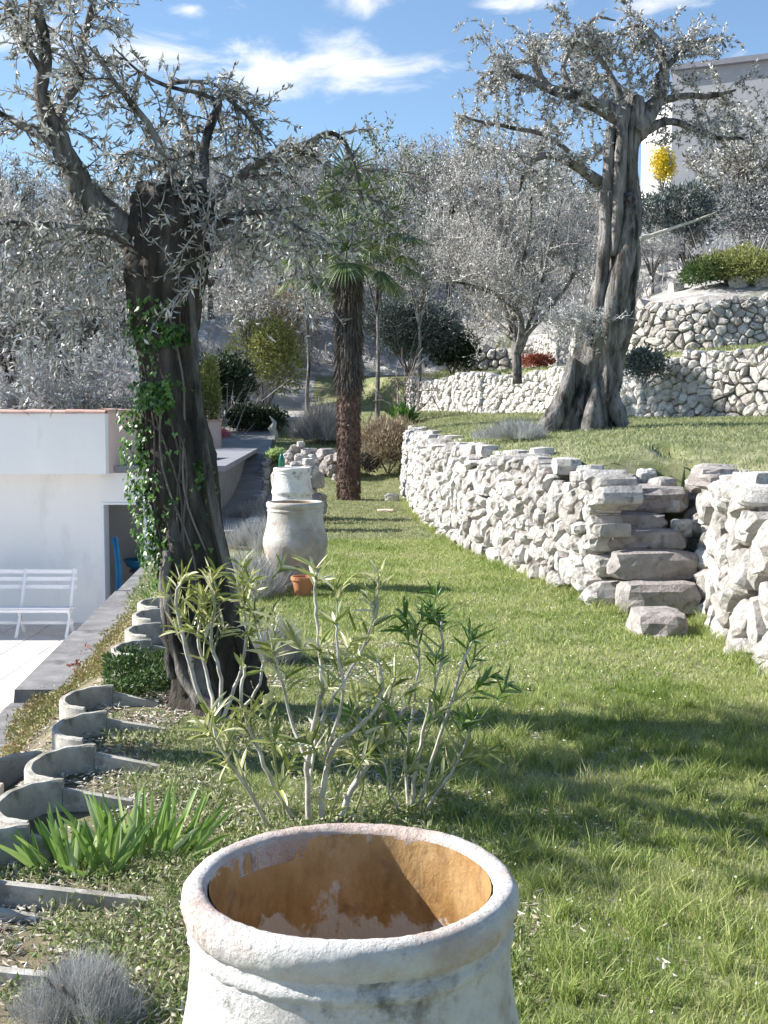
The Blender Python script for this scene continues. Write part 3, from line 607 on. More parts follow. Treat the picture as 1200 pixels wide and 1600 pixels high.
limbs1 = [
    [(235, 400, 32, 0), (195, 358, 30, -.02), (140, 312, 30, -.05), (112, 265, 26, -.1), (84, 200, 19, -.15), (64, 140, 15, -.2), (72, 80, 12, -.25), (60, 20, 10, -.3), (45, -60, 7, -.35)],
    [(100, 235, 12, -.1), (60, 210, 9, -.1), (20, 190, 7, -.1), (-40, 150, 5, -.1)],
    [(88, 205, 12, -.15), (100, 165, 10, 0), (125, 120, 9, .1), (130, 60, 8, .2), (148, 0, 6, .2), (160, -60, 5, .2)],
    [(70, 120, 8, -.2), (40, 70, 6, -.4), (15, 10, 5, -.5), (-10, -50, 4, -.6)],
    [(285, 350, 22, 0), (330, 312, 14, -.05), (385, 268, 10, -.1), (430, 240, 8, -.15), (475, 225, 6, -.2), (520, 208, 5, -.2), (548, 240, 4, -.2), (566, 310, 3, -.2)],
    [(300, 340, 20, 0), (318, 280, 11, .1), (320, 225, 9, .15), (336, 180, 8, .2), (346, 150, 6, .2), (380, 175, 4, .2), (425, 228, 3, .2)],
    [(285, 330, 22, 0), (262, 265, 9, -.15), (238, 205, 7, -.2), (205, 160, 6, -.25), (172, 120, 5, -.3), (150, 75, 5, -.3)],
    [(275, 320, 20, .1), (300, 240, 7, .3), (286, 190, 6, .35), (262, 135, 5, .35), (330, 130, 4, .35), (372, 160, 3, .3)],
    [(345, 160, 5, .2), (310, 145, 4, .1), (262, 135, 4, 0), (215, 110, 3, -.1), (175, 70, 3, -.1)],
    [(218, 380, 14, 0), (165, 362, 8, -.2), (90, 352, 6, -.35), (20, 348, 5, -.45), (-60, 350, 4, -.5)],
    [(320, 360, 9, 0), (380, 335, 6, -.2), (430, 335, 4, -.3), (480, 365, 3, -.4)],
    [(300, 300, 8, .1), (250, 250, 6, .3), (210, 235, 4, .4), (180, 250, 3, .5)],
]
print('olive1', limbs_tree(olive1, limbs1, Y1, 'bark', dens=.085, L0=.34, lvl=1, grav=-.16, lpm=92, leaf=(.05, .015), skip=.2, nch=1, r0=.005, twigmat='twigdark', clth=-.55, lw=.76))  # paler bark than the trunk paints in the sunlight on the limbs
# drooping curtains of silver shoots hanging from the low limbs
segs, lp, ld = [], [], []
for _ in range(90):
    if rnd.random() < .55: px, py, dY = rnd.uniform(-30, 205), rnd.uniform(340, 400), rnd.uniform(-.5, .5)
    else: px, py, dY = rnd.uniform(325, 470), rnd.uniform(250, 400), rnd.uniform(-.4, .5)
    sprout(segs, lp, ld, P(px, py, Y1 + dY), Vector((rnd.gauss(0, .5), rnd.gauss(0, .5), -.6)), rnd.uniform(.25, .75), .004, 1, -.22, 40, spread=.5, kink=.25, nch=1)
g = Geo(); prisms(g, segs); setp(g.obj('hanging_shoots', MT['twig'], olive1), kind='stuff')
g = Geo(); n = len(lp); leaves(g, lp, ld, rng.uniform(.6, 1.3, n) * .055, rng.uniform(.7, 1.3, n) * .014); setp(g.obj('hanging_leaves', MT['sleaf'], olive1), kind='stuff')
# dry upright spikes round the stump head
segs, lp, ld = [], [], []
for _ in range(34):
    p = P(rnd.uniform(200, 345), rnd.uniform(290, 400), Y1 - rnd.uniform(.1, .3)); sprout(segs, lp, ld, p, Vector((rnd.gauss(0, .5), rnd.gauss(-.3, .4), rnd.gauss(.5, .6))), rnd.uniform(.12, .3), .0035, 0, 0, 50)
g = Geo(); prisms(g, segs); n = len(lp); leaves(g, lp, ld, rng.uniform(.6, 1.3, n) * .05, rng.uniform(.7, 1.3, n) * .012); setp(g.obj('water_shoots', MT['sleaf'], olive1), kind='stuff')

# ivy on that trunk
def lobed(g, pos, nrm, size):
    """five-pointed ivy leaves, fans of five triangles"""
    n = len(pos); nrm = nrm / np.linalg.norm(nrm, axis=1)[:, None]; up = np.array([0, 0, -1.]) + rng.normal(size=(n, 3)) * .45
    U = up - nrm * np.sum(up * nrm, 1)[:, None]; U /= np.linalg.norm(U, axis=1)[:, None]; S = np.cross(nrm, U)
    shape = [(0, -.15), (.38, -.42), (.62, .05), (.3, .28), (0, .85), (-.3, .28), (-.62, .05), (-.38, -.42)]
    V = [pos]
    for a, b in shape: V.append(pos + (S * a + U * b) * size[:, None] + nrm * (abs(a) * .25 * size)[:, None])
    V = np.stack(V, 1).reshape(-1, 3); o = np.arange(n)[:, None, None] * 9
    t = np.array([(0, i, i % 8 + 1) for i in range(1, 9)]); g.add(V, None, (o + t[None]).reshape(-1, 3))
ivy = empty('ivy', b0 + Vector((-.2, -.25, .3)), 'glossy green ivy climbing the left side of the dark olive trunk', 'ivy')
pos = []; nr = []
def trunk_at(py):
    for (y0, c0, w0), (y1, c1, w1) in zip(rows[:-1], rows[1:]):
        if y1 <= py <= y0: t = (y0 - py) / (y0 - y1); return c0 + (c1 - c0) * t, w0 + (w1 - w0) * t
    return 262, 50
for (ya, yb, a0, a1, cnt, outm) in [(470, 550, 150, 300, 150, .05), (600, 640, 200, 290, 190, .09), (640, 770, 150, 235, 430, .12), (760, 880, 150, 230, 440, .12), (500, 900, 160, 300, 120, .03), (860, 930, 160, 220, 110, .1), (720, 780, 290, 335, 50, .02), (510, 540, 240, 320, 60, .03)]:
    for _ in range(cnt):
        py = rnd.uniform(ya, yb); c, w = trunk_at(py); th = R(rnd.gauss((a0 + a1) / 2, (a1 - a0) / 4.2)); rr = w * Y1 / F * 1.06 + rnd.random() ** 2 * outm + .01
        q = P(c, py, Y1); q = q + Vector((math.cos(th) * rr, math.sin(th) * rr * .88, 0)); pos.append(tuple(q)); v = Vector((math.cos(th), math.sin(th), .35)) + Vector((rnd.gauss(0, .35), rnd.gauss(0, .35), rnd.gauss(0, .35))); nr.append(tuple(v))
g = Geo(); lobed(g, np.array(pos), np.array(nr), rng.uniform(.016, .036, len(pos))); setp(g.obj('ivy_leaves', MT['ivy'], ivy), kind='stuff')
g = Geo()
for s in range(9):
    th0 = R(rnd.uniform(170, 300)); pts = []
    for py in range(1000, 480, -30):
        c, w = trunk_at(py); th = th0 + .25 * math.sin(py * .02 + s); rr = w * Y1 / F * 1.02; pts.append(P(c, py, Y1) + Vector((math.cos(th) * rr, math.sin(th) * rr * .87, 0)))
    tube(g, pts, [.006] * len(pts), 5)
g.obj('ivy_stem', MT['twigdark'], ivy)

# big olive on the upper terrace
b2 = groundpt(905, 672); Y2 = min(max(b2.y, 14), 18); b2 = Vector((P(905, 672, Y2).x, Y2, P(905, 672, Y2).z))
b2.z = Hs(b2.x, b2.y); print('olive2 at', b2)
olive2 = empty('olive_tree', b2, 'massive pale olive tree with a fluted trunk on the upper terrace', 'tree')
rows2 = [(690, 903, 58), (665, 908, 50), (640, 916, 43), (600, 926, 38), (560, 932, 37), (520, 942, 38), (470, 958, 34), (425, 967, 29), (370, 970, 28), (320, 972, 27), (280, 970, 26), (230, 972, 25), (190, 982, 24), (160, 988, 17), (148, 988, 9)]
g = Geo(); fluted(g, [(P(c, y, Y2), w * Y2 / F) for y, c, w in rows2], n=72, gro=.16, twist=.3, seed=9, yscale=.9, root=.6); g.obj('trunk', MT['bark'], olive2, smooth=True)
for pl in [[(978, 305, 8, -.3), (988, 325, 16, -.2), (984, 370, 17, -.25), (970, 430, 18, -.28), (955, 490, 15, -.28), (942, 540, 9, -.25)], [(955, 200, 7, -.2), (948, 300, 10, -.24), (944, 400, 10, -.24), (932, 480, 10, -.22), (920, 540, 8, -.2)], [(975, 170, 9, -.2), (968, 260, 10, -.3), (965, 330, 9, -.32), (958, 400, 6, -.3)],
           [(895, 560, 5, -.2), (885, 610, 14, -.25), (868, 650, 17, -.3), (845, 682, 16, -.4)], [(932, 580, 3, -.2), (925, 645, 14, -.42), (918, 682, 15, -.5)], [(952, 580, 4, -.05), (962, 640, 14, -.15), (975, 668, 12, -.2)]]:
    g = Geo(); pp, rr = px_path(pl, Y2); pp, rr = smooth_path(pp, rr, 5, .008); tube(g, pp, rr, 10, .12); g.obj('trunk_rib', MT['bark'], olive2, smooth=True)
limbs2 = [
    [(985, 190, 24, 0), (950, 172, 16, -.2), (905, 152, 12, -.3), (862, 140, 10, -.4), (840, 112, 8, -.4), (832, 75, 6, -.4), (835, 60, 4, -.4)],
    [(860, 140, 8, -.4), (810, 118, 6, -.5), (770, 112, 5, -.5), (745, 130, 3, -.5)],
    [(940, 290, 14, 0), (912, 268, 9, -.3), (882, 250, 8, -.5), (850, 243, 7, -.6), (822, 262, 5, -.7), (812, 300, 3, -.7)],
    [(990, 210, 24, 0), (1015, 175, 16, .1), (1035, 140, 12, .2), (1036, 100, 9, .2), (1024, 60, 7, .2), (1000, 40, 4, .2), (975, 45, 3, .2)],
    [(1030, 120, 8, .2), (1050, 95, 6, .3), (1085, 70, 5, .3), (1120, 60, 4, .3), (1135, 75, 3, .3)],
    [(975, 165, 10, 0), (950, 110, 5, .1), (915, 60, 4, .2), (930, 28, 4, .2), (962, 32, 3, .2)],
    [(1012, 178, 10, .1), (1035, 158, 8, .3), (1070, 150, 6, .5), (1110, 150, 6, .6), (1150, 140, 4, .7)],
    [(905, 155, 6, -.3), (880, 110, 5, -.2), (895, 70, 4, -.1), (910, 40, 3, 0)],
    [(915, 265, 6, -.3), (860, 215, 5, -.4), (800, 200, 4, -.5), (750, 190, 3, -.5), (720, 180, 3, -.5)],
    [(1000, 190, 10, .3), (960, 130, 7, .9), (900, 120, 5, 1.2), (850, 170, 4, 1.4)],
    [(990, 215, 12, 0), (1040, 190, 7, .2), (1080, 200, 6, .3), (1120, 215, 5, .3), (1170, 215, 4, .3)]]
print('olive2', limbs_tree(olive2, limbs2, Y2, 'bark', dens=.19, L0=.66, r0=.008, lvl=1, grav=-.1, lpm=80, leaf=(.075, .026), leafmat='sleaf', skip=.25, nch=2, twigmat='twig', csc=.6, clth=-.6, lw=.8))
segs, lp, ld = [], [], []
for _ in range(60):
    c = P(rnd.gauss(905, 20), rnd.uniform(495, 535), Y2 - .45 - rnd.random() * .3); sprout(segs, lp, ld, c, Vector((rnd.gauss(-.2, .6), rnd.gauss(-.2, .6), rnd.gauss(.5, .6))), rnd.uniform(.2, .45), .006, 1, .02, 40, nch=1)
g = Geo(); prisms(g, segs); n = len(lp); leaves(g, lp, ld, rng.uniform(.6, 1.3, n) * .07, rng.uniform(.7, 1.3, n) * .02); setp(g.obj('trunk_sprouts', MT['lav'], olive2), kind='stuff')
g = Geo(); pp, rr = px_path([(1000, 374, 3.5, -.6), (1040, 360, 2.6, -.65), (1085, 345, 2, -.7), (1118, 332, 1, -.75)], Y2); tube(g, pp, rr, 6); setp(g.obj('dead_branch', MT['stem'], olive2))

# olive standing out of frame on the left: its crown dapples the lawn
oo = empty('olive_tree', (-4.3, 6.15, -1.5), 'olive tree standing on the patio edge outside the left of the view', 'tree')
def tree_free(root, base, hgt, rad, spread, bark, leafmat, nl, seed, leaf=(.06, .016), lpm=45, lvl=1, twig='twigdark', lean=(0, 0), L0=.5, trunk_frac=.45, grav=.0, nch=2, leafy=True, r0=.007, dens=.13):
    g = Geo(); top = Vector((lean[0], lean[1], hgt * trunk_frac)); base = Vector(base)
    rws = [(base + Vector((0, 0, -.1)), rad * 1.4), (base + top * .25, rad), (base + top * .6 + Vector((rnd.gauss(0, rad * .5), 0, 0)), rad * .85), (base + top, rad * .7)]
    fluted(g, rws, n=28, gro=.08, seed=seed, root=.5); g.obj('trunk', MT[bark], root, smooth=True)
    segs, lp, ld = [], [], []
    for i in range(nl):
        a = 2 * math.pi * (i + rnd.uniform(-.3, .3)) / nl; up = hgt * (1 - trunk_frac); e = Vector((math.cos(a) * spread * rnd.uniform(.6, 1.1), math.sin(a) * spread * rnd.uniform(.6, 1.1), up * rnd.uniform(.35, 1.0)))
        p0 = base + top * rnd.uniform(.85, 1); pts = [p0, p0 + e * .35 + Vector((0, 0, up * .12)), p0 + e * .7 + Vector((rnd.gauss(0, .1), rnd.gauss(0, .1), up * .1)), p0 + e]
        pts, rr = smooth_path(pts, [rad * .5, rad * .33, rad * .2, rad * .06], 4, rad * .1); g = Geo(); tube(g, pts, rr, 6, .2); g.obj('limb', MT[bark], root, smooth=True)
        for p, d, r in along(pts, rr, dens)[2:]:
            for _ in range(2): sprout(segs, lp, ld, p, Vector((rnd.gauss(0, 1), rnd.gauss(0, 1), rnd.gauss(.3, .7))) + d * .7, L0 * rnd.uniform(.5, 1.3), r0, lvl, grav, lpm, nch=nch, leafy=leafy)
    g = Geo(); prisms(g, segs); setp(g.obj('twigs', MT[twig], root), kind='stuff')
    if lp: g = Geo(); n = len(lp); leaves(g, lp, ld, rng.uniform(.6, 1.3, n) * leaf[0], rng.uniform(.7, 1.3, n) * leaf[1]); setp(g.obj('crown', MT[leafmat], root), kind='stuff')
    return len(segs), len(lp)
print('off', tree_free(oo, (-4.3, 6.15, -1.5), 6.2, .17, 1.45, 'barkdark', 'oleaf', 9, 3, leaf=(.07, .024), lpm=40, trunk_frac=.74, L0=.36, dens=.3))

# grey bare tree between the palm and the big olive
bt = groundpt(806, 575, 20, 44); Yb = 27.0; bb = P(806, 560, Yb); bb.z = Hs(bb.x, Yb)
bare = empty('bare_tree', bb, 'leafless twiggy grey tree spreading left of the massive olive', 'tree')
limbsb = [[(808, 600, 9, 0), (806, 540, 8, 0), (800, 480, 6, 0), (790, 400, 4, 0), (780, 320, 3, 0), (775, 250, 2, 0)],
          [(806, 560, 7, 0), (830, 500, 5, 0), (850, 430, 4, .5), (868, 360, 3, .6), (880, 300, 2, .7)],
          [(806, 555, 7, 0), (815, 500, 6, -.4), (785, 465, 5, -.8), (740, 447, 4, -1.1), (700, 438, 2.5, -1.3)],
          [(803, 520, 6, 0), (770, 440, 4, .3), (740, 360, 3, .5), (720, 290, 2, .6)],
          [(804, 500, 6, 0), (820, 400, 4, -.6), (830, 320, 3, -.8), (820, 260, 2, -.9)],
          [(803, 530, 6, 0), (750, 480, 4, 1), (710, 420, 3, 1.4), (690, 360, 2, 1.6)],
          [(806, 540, 6, 0), (860, 480, 4, -.3), (895, 430, 3, -.5), (905, 370, 2, -.5)],
          [(804, 510, 5, 0), (790, 420, 4, 1.2), (800, 330, 3, 1.4), (850, 260, 2, 1.6)]]
print('bare', limbs_tree(bare, limbsb, Yb, 'bark', sides=6, dens=.2, L0=1.15, r0=.013, lvl=2, grav=.12, lpm=5, leaf=(.075, .03), leafmat='sleaf', twigmat='twig', skip=.2, nch=2))

# palm
pb = groundpt(545, 782); Yp = pb.y; print('palm', pb)
palm = empty('palm_tree', pb, 'fan palm with shaggy brown trunk standing on the lower lawn', 'palm tree')
g = Geo(); V = []; prow = [(792, 546, 17), (775, 545, 16), (740, 543, 17), (690, 545, 18), (640, 546, 18.5), (585, 545, 19)]
pts = [P(c, y, Yp) for y, c, w in prow]; rad = [w * Yp / F for y, c, w in prow]; rad = [w_ * .86 for w_ in rad]; pts, rad = smooth_path(pts, rad, 10); 
for i in range(len(rad)): rad[i] *= 1 + (.07 if i % 2 else -.05)
tube(g, pts, rad, 18, .16); g.obj('trunk', MT['palmbark'], palm, smooth=False)
g = Geo(); pts = [P(545, y, Yp) for y in (590, 540, 490, 440, 415)]; tube(g, pts, [.19, .2, .22, .24, .18], 16, .2); g.obj('fibre_sleeve', MT['palmhair'], palm)
n = 5200; a = rng.uniform(0, 2 * np.pi, n); z = rng.uniform(415, 600, n); rr = .17 + .08 * rng.random(n)
pz = np.array([P(545, float(v), Yp)[2] for v in z]); base = np.stack([pts[0].x + np.cos(a) * rr, Yp + np.sin(a) * rr, pz], 1)
tip = base + np.stack([np.cos(a) * rng.uniform(-.05, .16, n), np.sin(a) * rng.uniform(-.05, .16, n), -rng.uniform(.1, .45, n)], 1)
g = Geo(); blades(g, base, tip, .03); setp(g.obj('dead_leaf_skirt', MT['palmhair'], palm), kind='stuff')
n = 2600; a = rng.uniform(0, 2 * np.pi, n); z = rng.uniform(590, 785, n); pz = np.array([P(545, float(v), Yp)[2] for v in z]); base = np.stack([pb.x + np.cos(a) * .21, Yp + np.sin(a) * .21, pz], 1)
tip = base + np.stack([np.cos(a) * .06, np.sin(a) * .06, -rng.uniform(.03, .14, n)], 1); g = Geo(); blades(g, base, tip, .03); setp(g.obj('trunk_fibre', MT['palmbark'], palm), kind='stuff')
ctop = P(543, 388, Yp)
for i in range(42):
    az = i * 2.399; t = i / 42; el = R(80 - 118 * t); rnd2 = random.Random(i)
    d = Vector((math.cos(az) * math.cos(el), math.sin(az) * math.cos(el), math.sin(el))); Ls = rnd2.uniform(.85, 1.55)
    g = Geo(); mid = ctop + d * Ls * .5 + Vector((0, 0, .05)); e = ctop + d * Ls + Vector((0, 0, -.05)); tube(g, [ctop, mid, e], [.018, .012, .009], 5)
    dd = (e - mid).normalized(); s = dd.cross(Vector((0, 0, 1))); s = s.normalized() if s.length > .1 else Vector((1, 0, 0)); u = s.cross(dd)
    fl = rnd2.uniform(.55, .78)
    for k in range(26):
        ph = R(-105 + 210 * k / 25); dv = dd * math.cos(ph) + s * math.sin(ph) + u * .16
        strap(g, e, dv, fl * (1 - .25 * abs(ph) / 2) * rnd2.uniform(.85, 1.1), .04, droop=.75, n=4, nrm=u)
    o = g.obj('frond', MT['frond'], palm)

# ------------------------------------------------------------------ shrubs and other trees
def shrub(name, label, cat, c, rx, ry, rz, n, leaf, mat, group=None, stems=8, lumps=9, smat='twigdark', seed=0, hang=0, up=.4, shell=.45):
    """leaf clumps over an uneven mound on visible stems"""
    r = np.random.default_rng(seed); c = Vector(c); root = empty(name, c, label, cat, group)
    g = Geo()
    for i in range(stems):
        a = 6.28 * i / stems + r.uniform(-.4, .4); e = c + Vector((math.cos(a) * rx * .6, math.sin(a) * ry * .6, rz * r.uniform(.9, 1.5))); m = c.lerp(e, .5) + Vector((r.uniform(-.1, .1) * rx, 0, 0)); tube(g, [c + Vector((0, 0, -.03)), m, e], [max(.006, rz * .02), max(.005, rz * .014), .003], 5)
    g.obj('stems', MT[smat], root)
    cl = r.normal(size=(lumps, 3)); cl /= np.linalg.norm(cl, axis=1)[:, None]; cl[:, 2] = np.abs(cl[:, 2]) * 1.1; cl *= np.array([rx, ry, rz]) * .5; w = r.uniform(.38, .72, lumps)
    k = r.integers(0, lumps, n); d = r.normal(size=(n, 3)); d /= np.linalg.norm(d, axis=1)[:, None]; rad = shell + (1 - shell) * r.random(n) ** .6
    rad *= 1 + .22 * np.sin(d[:, 0] * 7 + k) * np.sin(d[:, 2] * 8 + 2 * k)
    p = cl[k] + d * rad[:, None] * w[k][:, None] * np.array([rx, ry, rz]); p[:, 2] += rz * .75; p[:, 2] = np.maximum(p[:, 2], .02 * rz + .1 * r.random(n) * rz)
    dr = d + r.normal(size=(n, 3)) * .6 + np.array([0, 0, up - hang]); g = Geo(); leaves(g, p + np.array(c), dr, r.uniform(.6, 1.4, n) * leaf[0], r.uniform(.7, 1.3, n) * leaf[1])
    setp(g.obj('foliage', MT[mat], root), kind='stuff'); return root
def twiggy(name, label, cat, c, rx, rz, n, mat, wid, group=None, up=.7, ry=None, seed=0, tl=.5):
    """dense grey mound of fine upright twigs"""
    r = np.random.default_rng(seed); c = Vector(c); root = empty(name, c, label, cat, group); ry = ry or rx
    a = r.uniform(0, 6.283, n); q = np.sqrt(r.random(n)); lump = 1 + .25 * np.sin(a * 3 + seed) + .15 * np.sin(a * 7 + seed)
    bs = np.stack([np.cos(a) * q * rx * .8 * lump, np.sin(a) * q * ry * .8 * lump, np.zeros(n)], 1); hh = rz * (np.sqrt(np.maximum(.08, 1 - q ** 2))) * r.uniform(.25, 1, n) * (1 + .2 * np.sin(a * 4 + seed * 2)); bs[:, 2] = hh * .65
    tp = bs + np.stack([np.cos(a) * q * rx * .3, np.sin(a) * q * ry * .3, np.full(n, rz * up)], 1) * (tl * r.uniform(.4, 1, n))[:, None] + r.normal(size=(n, 3)) * rz * .17
    g = Geo(); blades(g, bs + np.array(c), tp + np.array(c), wid); setp(g.obj('twig_mound', MT[mat], root), kind='stuff')
    g = Geo()
    for i in range(7):
        b = 6.28 * i / 7; tube(g, [c + Vector((0, 0, -.04)), c + Vector((math.cos(b) * rx * .3, math.sin(b) * ry * .3, rz * .4)), c + Vector((math.cos(b) * rx * .55, math.sin(b) * ry * .55, rz * .8))], [max(.008, rz * .02), max(.006, rz * .015), .004], 5)
    g.obj('stems', MT['twigdark'], root); return root
def atpx(px, py, Y): p = P(px, py, Y); p.z = Hs(p.x, p.y); return p
# near the jars and tree
twiggy('lavender_bush', 'grey feathery bush in the bottom left corner', 'bush', groundpt(125, 1590), .17, .16, 9000, 'lav', .0022, seed=3)
twiggy('lavender_bush', 'dark grey lavender bush just right of the ivy-clad olive base', 'bush', groundpt(436, 1035), .17, .3, 6000, 'lav', .004, seed=4)
for i, (px, py, rx, rz, lb) in enumerate([(385, 925, .42, .4, 'grey low shrub left of the stained middle jar'), (400, 855, .42, .36, 'grey low shrub behind the middle jar'), (408, 812, .5, .34, 'farthest of the grey low shrubs left of the jars')]):
    twiggy('lavender_bush', lb, 'bush', groundpt(px, py), rx, rz, 6000, 'lav', .008, seed=10 + i, ry=.8)
shrub('brown_shrub', 'dry brown shrub mound right of the palm trunk', 'bush', groundpt(606, 740), .9, .7, .72, 11000, (.2, .02), 'brownveg', seed=21, up=1.1, lumps=14, shell=.2)
shrub('dark_bush', 'small dark brown bush at the foot of the dry shrub beside the palm', 'bush', groundpt(575, 744), .3, .3, .3, 1500, (.06, .03), 'palmhair', seed=22)
# mid-distance shrubs left of the palm
shrub('evergreen_shrub', 'dark glossy evergreen hedge bush beside the salmon pillar', 'bush', atpx(350, 680, 36), 1.0, .9, 1.15, 6000, (.13, .07), 'dkgreen', seed=31)
shrub('evergreen_shrub', 'low round dark green bush at the far end of the drive', 'bush', atpx(398, 690, 34.5), .8, .7, .45, 5000, (.12, .06), 'dkgreen', seed=32)
shrub('ochre_shrub', 'olive-ochre loose shrub behind the round dark bush', 'bush', atpx(415, 655, 40), 1.5, 1.2, 1.9, 7000, (.12, .05), 'yelgreen', seed=33)
shrub('ochre_shrub', 'brownish tall shrub above the ochre one, left of the palm', 'bush', atpx(455, 640, 43), 1.6, 1.2, 2.0, 7000, (.12, .04), 'brownveg', seed=34)
shrub('green_cypress', 'slim bright yellow-green young cypress just right of the ivy-clad trunk', 'tree', atpx(326, 660, 33), .3, .3, 1.4, 3000, (.12, .04), 'yelgreen', seed=35, up=1.2)
twiggy('grey_bush', 'rounded pale grey weeping bush left of the palm trunk', 'bush', atpx(505, 672, 33), .75, 1.1, 9000, 'twig', .02, seed=36)
shrub('green_bush', 'small fresh green bush behind the white jar', 'bush', groundpt(432, 722), .3, .3, .16, 1400, (.09, .05), 'iris', seed=37)
shrub('pink_flowers', 'little pink flowering bush by the salmon pillar', 'flower bush', atpx(350, 690, 33.5), .2, .2, .16, 500, (.05, .04), 'pink', seed=38)
# right of the palm
shrub('juniper_bush', 'broad blue-green juniper above the left end of the second wall', 'bush', atpx(640, 600, 40), 2.0, 1.4, 1.6, 14000, (.13, .045), 'bluegreen', seed=41)
shrub('juniper_bush', 'darkest compact evergreen at the right of the blue-green juniper', 'bush', atpx(706, 590, 41), .9, .9, .95, 6000, (.13, .06), 'dkgreen', seed=42)
shrub('aloe_plant', 'broad-leaved green aloe under the small leafless sapling', 'plant', groundpt(628, 668), .35, .3, .2, 90, (.4, .09), 'ivy', stems=3, seed=43, up=.8)
sap = empty('sapling', groundpt(636, 662), 'small leafless dark sapling on the bank behind the wall end', 'tree'); b_ = sap.location.copy()
segs, lp, ld = [], [], []
for i in range(7): sprout(segs, lp, ld, b_, Vector((rnd.gauss(0, .5), rnd.gauss(0, .3), 1)), 1.5, .03, 1, .1, 0, nch=2, leafy=False)
g = Geo(); prisms(g, segs); g.obj('branches', MT['twigdark'], sap)
# tall trees rising behind the palm
for i, (px, py, Y, h, lb, lm, sd) in enumerate([(590, 620, 34, 8.3, 'tall slender green tree rising right behind the palm crown', 'green', 51), (655, 600, 37, 6.8, 'grey-green tree right of the palm crown', 'bluegreen', 52),
                                             (480, 620, 38, 6.6, 'thin silvery tree left behind the palm crown', 'sleaf', 53), (385, 640, 40, 5.8, 'thin grey tree between the ivy-clad olive and palm', 'sleaf', 54)]):
    bp = atpx(px, py, Y); t = empty('slender_tree', bp, lb, 'tree', 'slender trees behind the palm')
    print(lb, tree_free(t, bp, h, .06, 1.15, 'bark', lm, 8, sd, leaf=(.13, .045), lpm=9, lvl=1, L0=1.0, trunk_frac=.4, grav=.06, r0=.014, dens=.35, twig='twig'))
# right slope
shrub('mimosa_bush', 'bright yellow flowering mimosa against the white end of the upper house', 'bush', P(1034, 300, 43), .5, .4, .95, 4200, (.07, .05), 'yellow', seed=61, shell=.1, lumps=24)
shrub('dark_bush', 'dark bushy evergreen below the upper house', 'bush', P(1050, 398, 40), 1.8, 1.3, 1.35, 8000, (.15, .06), 'bluegreen', seed=62)
shrub('slope_bush', 'green and yellow bush above the third stone wall', 'bush', P(1150, 455, 29.8), 1.15, .9, .62, 9000, (.08, .04), 'yelgreen', seed=63)
shrub('slope_bush', 'greener lower half of the bushes above the third wall', 'bush', P(1100, 450, 29.9), .7, .7, .4, 4000, (.08, .04), 'green', seed=64)
shrub('dark_bush', 'dark ivy-like bush against the second wall right of the big olive', 'bush', P(1005, 600, 23.2), .5, .4, .4, 3000, (.07, .04), 'bluegreen', seed=65)
shrub('red_shrub', 'low reddish-brown shrub on the second wall left of the big olive', 'bush', atpx(840, 568, 34), .6, .5, .25, 1600, (.08, .04), 'redleaf', seed=66)
shrub('tall_grey_tree', 'grey-green leafy tree in front of the upper house at the picture edge', 'tree', atpx(1180, 300, 42), 1.7, 1.3, 1.9, 9000, (.12, .05), 'lav', seed=67)
twiggy('grey_bush', 'low grey thyme-like bush at the top of the curved wall before the olive', 'bush', groundpt(805, 688), .5, .3, 5000, 'lav', .008, seed=68)

# bare scrub and small trees covering the hillside: one mass, with the larger trees as things
g = Geo(); g2 = Geo(); N = 5200
cx = rng.uniform(-30, 26, N); cy = rng.uniform(22, 78, N); keep = (pdist(cx, cy, W3) > .8) | ((cx < -4.5) & (cy > 25)); cx, cy = cx[keep], cy[keep]
keep = np.abs(cx / cy) < .42; cx, cy = cx[keep], cy[keep]
keep = (cx / cy < .19) | (cy > 62) | (rng.random(len(cx)) < .12); cx, cy = cx[keep], cy[keep]
keep = ~((cx > -9) & (cx < -2.4) & (cy < 32)); cx, cy = cx[keep], cy[keep]; cz = H(cx, cy); m = len(cx); sz = rng.uniform(.5, 1.5, m)
tp = 26
B = np.repeat(np.stack([cx, cy, cz], 1), tp, 0); S = np.repeat(sz, tp)[:, None]; dv = rng.normal(size=(len(B), 3)) * np.array([.5, .5, .35]) + np.array([0, 0, .75])
Bs = B + rng.normal(size=(len(B), 3)) * np.array([.25, .25, .05]) * S + dv * S * (rng.random((len(B), 1)) * .5); blades(g, Bs, Bs + dv * S * .75, .035)
setp(g.obj('hillside_scrub', MT['twig']), 'bare grey scrub covering the hillside', 'scrub', kind='stuff')
k = 9; B = np.repeat(np.stack([cx, cy, cz], 1), k, 0); S = np.repeat(sz, k)[:, None]; q = B + rng.normal(size=(len(B), 3)) * np.array([.4, .4, .2]) * S + np.array([0, 0, .7]) * S
leaves(g2, q, rng.normal(size=(len(B), 3)), .15, .07); setp(g2.obj('hillside_foliage', MT['sleaf']), 'silvery leaves of the hillside scrub', 'scrub', kind='stuff')
protos = []
for i in range(3):
    t = empty('scrub_tree', (0, 0, 0)); tree_free(t, (0, 0, 0), 3.4, .09, 1.2, 'barkdark', ('sleaf', 'oleaf', 'lav')[i], 8, 80 + i, leaf=(.13, .045), lpm=1.6, lvl=2, L0=1.0, trunk_frac=.3, grav=.1, r0=.016, dens=.4, twig=('twigdark', 'twigdark', 'twig')[i]); protos.append(t)
used = [False] * 3
